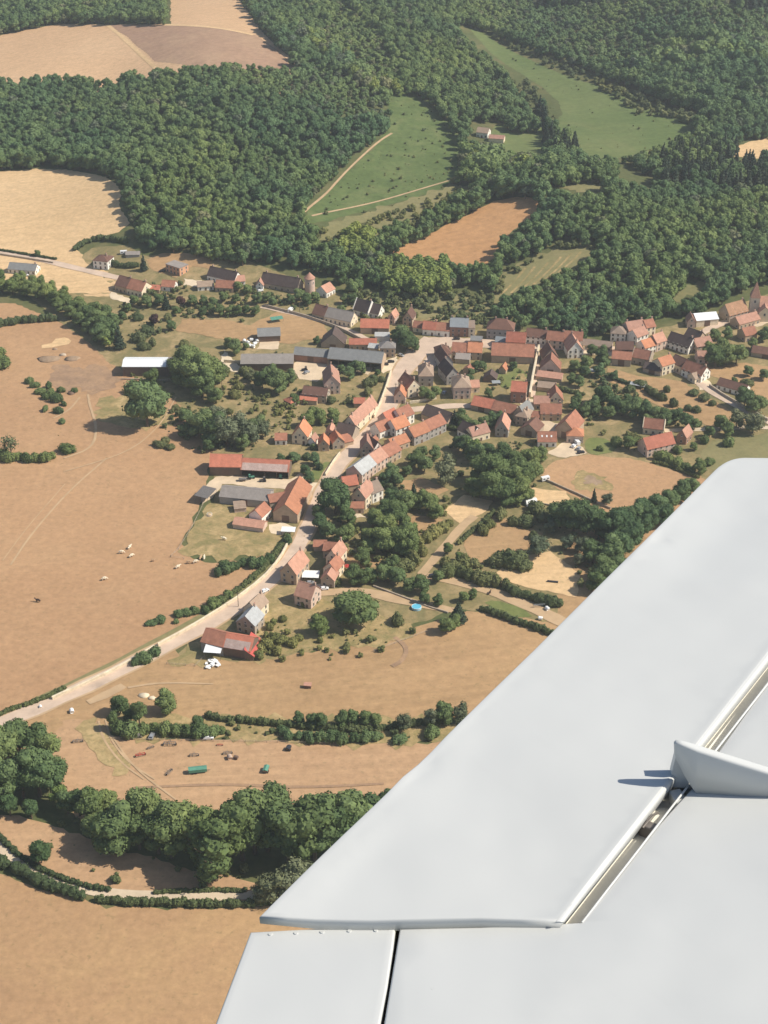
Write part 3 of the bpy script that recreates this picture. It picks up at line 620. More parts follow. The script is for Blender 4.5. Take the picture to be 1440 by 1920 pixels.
# ------------------------------------------------------------------ far woods: masses of trees scattered on the ground
EDGE = [(-700,330),(0,332),(150,340),(225,375),(250,430),(262,468),(330,478),(400,492),(470,503),(540,512),(600,528),(640,552),(700,582),(760,594),(900,606),(1000,622),(1090,640),(1140,626),(1200,612),(1260,604),(1310,592),(1350,575),(1400,545),(1440,535),(1900,500),(1900,-400),(-700,-400)]
CLEAR = [[(-700,330),(-700,322),(0,322),(100,314),(190,326),(228,352),(222,385),(248,430)],
 [(-700,240),(-700,110),(0,68),(100,47),(306,47),(314,30),(305,-30),(400,-30),(450,0),(495,62),(548,115),(555,124),(430,118),(300,128),(240,132),(215,146),(120,138),(0,146)],
 [(735,476),(800,447),(880,405),(940,373),(1015,376),(990,408),(945,440),(925,492),(860,482)],
 [(930,84),(1010,118),(1120,165),(1200,215),(1310,235),(1250,268),(1160,296),(1098,290),(1080,250),(1030,215),(1010,165),(960,110)],
 [(950,252),(1025,250),(1020,290),(940,282)], [(1010,352),(1085,345),(1150,352),(1120,362)],
 [(585,400),(640,345),(738,255),(728,178),(800,190),(845,240),(868,290),(845,336),(700,380)],
 [(590,408),(700,385),(850,340),(800,372),(700,405),(620,432)],
 [(935,545),(990,500),(1060,468),(1105,466),(1090,490),(1000,530),(950,556)],
 [(1365,284),(1400,265),(1460,258),(1460,278),(1400,284)], [(872,262),(880,228),(950,235),(952,268)],
 [(1262,556),(1300,538),(1322,540),(1270,566)], [(560,408),(572,392),(640,322),(735,240),(747,256),(650,345),(592,410)], [(845,40),(900,60),(960,95),(1000,150),(960,140),(900,90)], [(1150,312),(1185,320),(1228,336),(1225,348),(1165,336)], [(400,498),(560,505),(630,520),(640,545),(590,560),(400,530)]]
SCRUB = [[(640,560),(700,545),(850,548),(920,552),(930,615),(760,600),(680,590)], [(925,560),(950,500),(1060,455),(1130,470),(1110,500),(1000,560)],
 [(745,215),(800,190),(870,290),(860,345),(700,390),(600,405),(660,340),(738,255)], [(900,60),(1320,225),(1200,300),(1000,240)], [(560,440),(850,345),(900,360),(780,430),(640,480)]]
CONIF = [[(1000,-100),(1160,-100),(1150,10),(1010,25)], [(1330,-60),(1500,-60),(1500,30),(1380,25)], [(1010,215),(1100,215),(1100,300),(1020,300)], [(1240,290),(1700,270),(1700,380),(1240,360)]]
YOUNG = [[(830,-60),(1500,-120),(1500,95),(1300,88),(1190,135),(1090,120),(960,70),(880,30)], [(640,10),(700,60),(760,150),(700,160),(600,90)], [(440,140),(600,130),(740,200),(730,250),(640,240),(500,180)]]
PALE = [[(560,60),(620,70),(720,160),(770,190),(720,215),(650,140),(560,90)], [(870,300),(960,270),(1010,300),(1000,330),(900,340)], [(1130,120),(1440,95),(1440,130),(1200,150)]]
LIGHTW = [[(712,560),(712,505),(835,505),(835,560)], [(640,490),(640,450),(700,450),(700,490)]]
def wood_protos():
    c = bpy.data.collections.new('wood_prototypes'); names = []
    def j(name, lobes, cards, size, leaf, seed, core=.88):
        V, Fc = crown_geo(lobes, cards, size, seed, core, .2); b = trunk_geo(10, .25, 7, seed); n = len(V)
        me = mesh(name, list(V)+b.V, list(Fc)+[tuple(i+n for i in f) for f in b.F], [M[leaf], M['bark']], [0]*len(Fc)+[1]*len(b.F))
        o = bpy.data.objects.new(name, me); c.objects.link(o); names.append(name)
    for s in range(5): j('a%d' % s, lobes_round(200+s, 10, 7.6, 11, .1), 620, .42, 'leaf_wood', 200+s)
    for s in range(3): j('b%d' % s, lobes_round(220+s, 10, 6, 11, .05), 620, .38, 'leaf_wood', 220+s)
    for s in range(2): j('c%d' % s, lobes_conifer(240+s, 10, 4.4), 320, .45, 'leaf_pine', 240+s)
    j('d0', lobes_round(250, 10, 8, 8, .1), 320, .65, 'leaf_light', 250)
    for s in range(3): j('e%d' % s, lobes_round(260+s, 10, 12, 7, .0), 320, .7, 'leaf_scrub', 260+s)
    j('f0',  lobes_round(270, 10, 7.5, 8, .2), 330, .6, 'leaf_grey', 270)
    for o_ in (0,): j('g0', lobes_round(280, 10, 11, 7, .05), 320, .7, 'leaf_young', 280)
    return c
WOODC = wood_protos()      # order of instances is alphabetical: a0-a4, b0-b2, c0-c1, d0, e0-e2, f0
def scatter(name, label, cat, P, idx, scl):
    me = bpy.data.meshes.new(name); me.from_pydata([tuple(map(float, p)) for p in P], [], []); n = len(P)
    a = me.attributes.new('pick', 'INT', 'POINT'); a.data.foreach_set('value', np.array(idx, np.int32))
    a = me.attributes.new('size', 'FLOAT', 'POINT'); a.data.foreach_set('value', np.array(scl, np.float32))
    a = me.attributes.new('turn', 'FLOAT', 'POINT'); a.data.foreach_set('value', rng.uniform(0, 6.283, n).astype(np.float32))
    o = link(name, me); g = bpy.data.node_groups.new(name, 'GeometryNodeTree')
    g.interface.new_socket('Geometry', in_out='INPUT', socket_type='NodeSocketGeometry'); g.interface.new_socket('Geometry', in_out='OUTPUT', socket_type='NodeSocketGeometry')
    N = g.nodes.new; gi, go = N('NodeGroupInput'), N('NodeGroupOutput'); ip = N('GeometryNodeInstanceOnPoints'); ci = N('GeometryNodeCollectionInfo')
    ci.inputs['Collection'].default_value = WOODC; ci.inputs['Separate Children'].default_value = True; ci.inputs['Reset Children'].default_value = True
    def attr(nm, dt):
        k = N('GeometryNodeInputNamedAttribute'); k.data_type = dt; k.inputs['Name'].default_value = nm; return k.outputs['Attribute']
    L = g.links.new; L(gi.outputs[0], ip.inputs['Points']); L(ci.outputs[0], ip.inputs['Instance']); ip.inputs['Pick Instance'].default_value = True
    L(attr('pick', 'INT'), ip.inputs['Instance Index']); L(attr('size', 'FLOAT'), ip.inputs['Scale'])
    cx = N('ShaderNodeCombineXYZ'); L(attr('turn', 'FLOAT'), cx.inputs[2]); L(cx.outputs[0], ip.inputs['Rotation']); L(ip.outputs[0], go.inputs[0])
    md = o.modifiers.new('scatter', 'NODES'); md.node_group = g
    return tag(o, label, cat, None, 'stuff')
def forest():
    st = 6.1; xs = np.arange(-900, 900, st); ys = np.arange(850, 2450, st)
    X, Y = np.meshgrid(xs, ys); X = X+rng.uniform(-.42, .42, X.shape)*st; Y = Y+rng.uniform(-.42, .42, Y.shape)*st
    X = X.ravel(); Y = Y.ravel(); Z = ground(X, Y); u, v = proj(X, Y, Z)
    k = (u > -420) & (u < 1860) & (v > -330) & inpoly(u, v, EDGE)
    X, Y, Z, u, v = X[k], Y[k], Z[k], u[k], v[k]; n = len(X)
    H = rng.choice([1, 1, 1, 1.2, .75], n, p=[.25, .25, .25, .1, .15])*rng.uniform(9, 13, n)*(1+.15*np.sin(X/60)*np.sin(Y/80)); idx = rng.choice([0,1,2,3,4,5,6,7,14], n, p=[.15,.15,.15,.14,.14,.08,.08,.08,.03])
    def anyin(polys, uu, vv):
        r = np.zeros(n, bool)
        for p in polys: r |= inpoly(uu, vv, p)
        return r
    sc = anyin(SCRUB, u, v); H[sc] = rng.uniform(2.2, 5.5, sc.sum()); idx[sc] = rng.choice([11,12,13], sc.sum())
    yg = anyin(YOUNG, u, v); H[yg] *= .58; idx[yg] = rng.choice([15,15,15,0,2,14], yg.sum())
    pl = anyin(PALE, u, v); idx[pl] = rng.choice([14,15,10,15], pl.sum())
    cf = anyin(CONIF, u, v); H[cf] = rng.uniform(14, 18, cf.sum()); idx[cf] = rng.choice([8,9,5], cf.sum(), p=[.4,.4,.2])
    lw = anyin(LIGHTW, u, v); idx[lw] = 10; H[lw] = rng.uniform(11, 14, lw.sum())
    ok = np.ones(n, bool)
    for fr in (0, .35, .7, .9):
        uu, vv = proj(X, Y, Z+H*fr); ok &= ~anyin(CLEAR, uu, vv)
    ok &= ~(sc & (rng.uniform(size=n) < .25)); kn = inpoly(u, v, [(1130,230),(1180,130),(1300,90),(1500,60),(1500,230),(1300,240)]); H[kn] *= 1.3
    dn = rng.uniform(size=n) < .06; ok &= ~dn
    X, Y, Z, H, idx, sc, cf = X[ok], Y[ok], Z[ok], H[ok], idx[ok], sc[ok], cf[ok]
    m_ = 260; su = rng.uniform(600, 1300, m_*4); sv = rng.uniform(90, 400, m_*4); k = inpoly(su, sv, CLEAR[6]) | (inpoly(su, sv, CLEAR[3]) & (rng.uniform(size=m_*4) < .5)) | inpoly(su, sv, CLEAR[7]) | inpoly(su, sv, CLEAR[8])
    q = np.array([pt(a, b) for a, b in zip(su[k][:m_], sv[k][:m_])]); e_ = len(q)
    X, Y, Z = np.append(X, q[:, 0]), np.append(Y, q[:, 1]), np.append(Z, q[:, 2]); H = np.append(H, rng.uniform(.5, 1.0, e_)*rng.choice([.8, 1.2, 2.2], e_)); idx = np.append(idx, rng.choice([11,12,13], e_)); sc = np.append(sc, np.ones(e_, bool)); cf = np.append(cf, np.zeros(e_, bool))
    P = np.stack([X, Y, Z-.2], 1)
    for nm, lb, ct, mk in (('forest', 'dense green broadleaf forest covering the hills and valley behind the village', 'forest', ~sc & ~cf),
                           ('conifer_plantation', 'dark conifer stands along the skyline ridge and the far meadow', 'conifer wood', cf),
                           ('scrub', 'low olive scrub on the open slopes and strips between the woods', 'scrub', sc)):
        scatter(nm, lb, ct, P[mk], idx[mk], H[mk]/10*1.06)
    print('forest trees', len(X))
forest()
def undergrowth():
    zones = [([(240,545),(330,530),(490,545),(600,570),(640,590),(560,585),(490,575),(470,605),(330,622),(250,640),(215,600)], .09), ([(230,700),(430,690),(560,700),(560,780),(500,850),(380,850),(290,820),(330,760)], .07),
             ([(640,930),(760,880),(840,960),(800,1050),(700,1100),(610,1110),(600,960)], .08), ([(770,1000),(870,1000),(960,1060),(930,1110),(800,1100)], .03), ([(830,830),(1010,830),(1010,960),(830,960)], .03),
             ([(980,950),(1080,930),(1230,1000),(1100,1120),(1050,1060),(960,1000)], .05), ([(440,1100),(560,1120),(790,1190),(700,1230),(500,1250),(460,1240),(480,1180)], .05), ([(200,1355),(860,1350),(840,1390),(200,1385)], .05),
             ([(1060,690),(1140,690),(1420,790),(1330,830),(1180,850),(1090,790)], .07), ([(100,700),(160,720),(130,860),(60,860)], .008), ([(860,700),(1000,690),(1000,760),(890,750)], .03), ([(520,600),(610,770),(700,700),(690,790),(560,860),(500,760)], .05),
             ([(60,1560),(500,1680),(500,1700),(180,1695),(0,1640),(0,1600)], .012), ([(-20,1500),(110,1520),(330,1600),(520,1640),(690,1600),(560,1700),(400,1660),(150,1560)], .05), ([(820,540),(930,560),(930,620),(640,600),(640,560)], .08)]
    P = []
    for poly, dens in zones:
        w_ = W2(poly); a = np.array(w_); lo, hi = a.min(0), a.max(0); n = int((hi[0]-lo[0])*(hi[1]-lo[1])*dens); X = rng.uniform(lo[0], hi[0], n); Y = rng.uniform(lo[1], hi[1], n)
        k = inpoly(X, Y, w_) & (np.sin(X/9+2)*np.sin(Y/11)+.6*np.sin(X/4.1)*np.sin(Y/5.3+1)+rng.uniform(-.5, .5, n) > -.1); P += list(zip(X[k], Y[k]))
    P = np.array(P); pk = np.column_stack(proj(P[:, 0], P[:, 1], ground(P[:, 0], P[:, 1])))
    ok = np.ones(len(P), bool)
    for (u0, v0, u1, v1, r_) in ROADS:
        t = np.clip(((P[:, 0]-u0)*(u1-u0)+(P[:, 1]-v0)*(v1-v0))/((u1-u0)**2+(v1-v0)**2+1e-6), 0, 1); ok &= np.hypot(P[:, 0]-u0-t*(u1-u0), P[:, 1]-v0-t*(v1-v0)) > r_+1.0
    for q in YARDS: ok &= ~inpoly(P[:, 0], P[:, 1], q)
    P = P[ok]; scatter('undergrowth', 'rough grass tussocks and weeds growing in the gardens and on the banks', 'undergrowth', np.column_stack([P, ground(P[:, 0], P[:, 1])-.1]), rng.choice([11,12,13], len(P)), rng.uniform(.05, .33, len(P))*rng.uniform(.6, 1.2, len(P)))
    print('undergrowth', len(P))
undergrowth()

# ------------------------------------------------------------------ buildings
def win_mesh(wd, ht, nm):
    b = MB(); b.box(-wd/2-.09, wd/2+.09, -.05, .05, -ht/2-.09, ht/2+.09, 0); b.box(-wd/2, wd/2, -.075, -.052, -ht/2, ht/2, 1)
    b.box(-.035, .035, -.09, -.077, -ht/2, ht/2, 0); b.box(-wd/2-.2, wd/2+.2, -.16, .04, -ht/2-.2, -ht/2-.1, 0)
    return b.mesh(nm, [M['frame'], M['glass']])
WIN = win_mesh(1.05, 1.5, 'window'); WINS = win_mesh(.8, .9, 'window_small')
DOOR = MB().box(-.6, .6, -.06, .05, 0, 2.15, 0).box(-.68, .68, -.03, .05, 2.16, 2.3, 1).mesh('door', [M['doorwood'], M['frame']])
CHIM = MB().box(-.45, .45, -.35, .35, -1.2, 1.3).box(-.52, .52, -.42, .42, 1.31, 1.45).cyl(-.18, 0, 1.46, 1.85, .13, .11, 8, 1).cyl(.2, 0, 1.46, 1.8, .13, .11, 8, 1).mesh('chimney', [M['chim'], M['red']])
SKYL = MB().box(-.45, .45, -.06, .06, -.6, .6, 0).box(-.38, .38, -.1, -.061, -.52, .52, 1).mesh('skylight', [M['frame'], M['plastic']])
def put(me, name, parent, loc, rz=0.0, rx=0.0):
    o = link(name, me, parent); o.location = loc; o.rotation_euler = (rx, 0, rz); return o
def house(label, ax, ay, bx, by, D, hw, hr, style, roof, wall, opt='', cat='house', name=None, group='village houses'):
    A = pt(ax, ay); B = pt(bx, by); W = math.hypot(B[0]-A[0], B[1]-A[1]); ang = math.atan2(B[1]-A[1], B[0]-A[0])
    nx, ny = -math.sin(ang), math.cos(ang); cx, cy = (A[0]+B[0])/2+nx*D/2, (A[1]+B[1])/2+ny*D/2
    if cat == 'house': hw *= 1.1; hr *= 1.15; D *= 1.06
    z0 = min(A[2], B[2], float(ground(cx, cy)))
    nm = name or {'house': 'house', 'barn': 'barn', 'shed': 'shed'}.get(cat, cat.replace(' ', '_'))
    root = tag(empty(nm, (cx, cy, z0), ang), label, cat, group)
    wm, rm = M['w_'+wall], M[roof]; hx, hy = W/2, D/2; t = .22; oh = .35; bs = -1.5
    if 'o' in opt:      # open-fronted shed: back and side walls, posts at the front
        b = MB(); b.box(-hx, hx, hy-.25, hy, bs, hw); b.box(-hx, -hx+.25, -hy, hy-.255, bs, hw); b.box(hx-.25, hx, -hy, hy-.255, bs, hw)
        if style == 'a':
            for s in (-1, 1): b.prism([(-hy, hw+.005), (hy, hw+.005), (0, hw+hr)], s*hx-.125*s-.12, s*hx-.125*s+.12, 'x')
        b.box(-hx+.26, hx-.26, -hy, -hy+.2, hw-.7, hw-.02); b.build('wall', wm, root)
        n = max(2, int(W/6)); pm = MB().box(-.15, .15, -.15, .15, bs, hw-.72).mesh('post', M['w_wood'])
        for i in range(1, n): put(pm, 'post', root, (-hx+W*i/n, -hy+.2, 0))
        hb = MB().box(-hx+1, hx-1, 2, hy-.8, .02, hw*.55).build('hay_stack', M['weeds'], root) if 'h' in opt else None
    else:
        b = MB()
        if style == 'a': b.prism([(-hy, bs), (hy, bs), (hy, hw), (0, hw+hr), (-hy, hw)], -hx, hx, 'x')
        elif style == 'x': b.prism([(-hx, bs), (hx, bs), (hx, hw), (0, hw+hr), (-hx, hw)], -hy, hy, 'y')
        elif style == 'm': b.prism([(-hy, bs), (hy, bs), (hy, hw+hr), (-hy, hw)], -hx, hx, 'x')
        else: b.box(-hx, hx, -hy, hy, bs, hw)
        b.build('wall', wm, root)
    r = MB()
    def vee(half, rise):
        s = rise/half; e = half+oh
        return [(-e, hw-oh*s+.02), (0, hw+rise+.02), (e, hw-oh*s+.02), (e, hw-oh*s+t+.02), (0, hw+rise+t+.02), (-e, hw-oh*s+t+.02)]
    g = -.02 if 'p' in opt else .28
    if style == 'a': r.prism(vee(hy, hr), -hx-g, hx+g, 'x')
    elif style == 'x': r.prism(vee(hx, hr), -hy-g, hy+g, 'y')
    elif style == 'm':
        s = hr/D; r.prism([(-hy-oh, hw-oh*s+.02), (hy+.2, hw+hr+.2*s+.02), (hy+.2, hw+hr+.2*s+t+.02), (-hy-oh, hw-oh*s+t+.02)], -hx-.2, hx+.2, 'x')
    elif style == 'f': r.box(-hx-.25, hx+.25, -hy-.25, hy+.25, hw+.005, hw+.25)
    elif style == 'h':
        ex, ey = hx+.4, hy+.4; k = max(0.05, abs(ex-ey)); rx, ry = (k, 0) if ex > ey else (0, k); z1, z2 = hw+.01, hw+hr
        V = [(-ex,-ey,z1),(ex,-ey,z1),(ex,ey,z1),(-ex,ey,z1),(-ex,-ey,z1+.18),(ex,-ey,z1+.18),(ex,ey,z1+.18),(-ex,ey,z1+.18)]
        if rx: V += [(-rx,0,z2),(rx,0,z2)]; Fr = [(4,5,9,8),(5,6,9),(6,7,8,9),(7,4,8)]
        else: V += [(0,-ry,z2),(0,ry,z2)]; Fr = [(4,5,8),(5,6,9,8),(6,7,9),(7,4,8,9)]
        r.add(V, [(3,2,1,0),(0,1,5,4),(1,2,6,5),(2,3,7,6),(3,0,4,7)]+Fr)
    if style == 'a' or style == 'x':        # ridge capping
        zr = hw+hr+t+.03
        if style == 'a': r.prism([(-.22, zr-.1), (.22, zr-.1), (0, zr+.09)], -hx-g, hx+g, 'x')
        else: r.prism([(-.22, zr-.1), (.22, zr-.1), (0, zr+.09)], -hy-g, hy+g, 'y')
    ro = r.build('roof', rm, root)
    if 'p' in opt:      # gable walls standing above the roof
        for s in (-1, 1):
            b = MB(); q = [(-hy-.3, hw-.5), (hy+.3, hw-.5), (hy+.3, hw+.25), (0, hw+hr+.75), (-hy-.3, hw+.25)]
            b.prism(q, s*(hx+.03)-(.4 if s < 0 else 0), s*(hx+.03)+(.4 if s > 0 else 0), 'x').build('gable', wm, root)
    nch = opt.count('c')
    for i in range(nch):
        f = .86 if i == 0 else -.82
        loc = (f*hx, .25, hw+hr) if style in 'a' else (.3, f*hy, hw+hr) if style == 'x' else (f*hx*.5, .3, hw+hr*.85)
        put(CHIM, 'chimney', ro, loc, 0 if style != 'x' else math.pi/2)
    if 'k' in opt:
        s = math.atan2(hr, hy)
        for i in range(3): put(SKYL, 'skylight', ro, (-hx*.55+hx*.5*i, -hy*.5, hw+hr*.5+t+.07), 0, s-math.pi/2)
    if 's' in opt:      # newer sheeting over the lower half of the front slope
        s = hr/hy; y0, y1 = -hy-oh-.03, -hy*.42; zz = lambda y: hw+hr+s*y*1.0+t+.03 if y < 0 else 0
        MB().prism([(y0, zz(y0)), (y1, zz(y1)), (y1, zz(y1)+.05), (y0, zz(y0)+.05)], -hx+.3, hx-.6, 'x').build('roof_sheet', M['rusty'], root)
    if 'n' in opt or cat == 'shed': return root
    if cat == 'barn':
        if 'o' not in opt:
            dm = MB().box(-1.9, 1.9, -.05, .05, 0, min(hw-.4, 4)).mesh('door', M['doorwood'])
            for i in range(max(1, int(W/13))): put(dm, 'door', root, (-hx+W*(i+.5)/max(1, int(W/13)), -hy-.03, 0))
        return root
    fl = 2 if hw > 4.6 else 1
    nf = max(1, min(6, int(W/3.0))); ns = max(1, min(4, int(D/3.6))); dslot = nf//2
    for f in range(fl):
        z = 1.55+f*2.75
        for i in range(nf):
            x = -hx+W*(i+.5)/nf
            if f == 0 and i == dslot and nf > 1: put(DOOR, 'door', root, (x, -hy-.02, 0)); continue
            put(WIN, 'window', root, (x, -hy-.01, z))
        for i in range(ns):
            y = -hy+D*(i+.5)/ns
            put(WIN, 'window', root, (hx+.01, y, z), math.pi/2)
            if i % 2 == 0: put(WIN, 'window', root, (-hx-.01, y, z), -math.pi/2)
    if style == 'x' and hr > 2.6: put(WINS, 'window', root, (0, -hy-.01, hw+.7))
    if style == 'a' and hr > 2.6: put(WINS, 'window', root, (hx+.01, 0, hw+.7), math.pi/2)
    return root
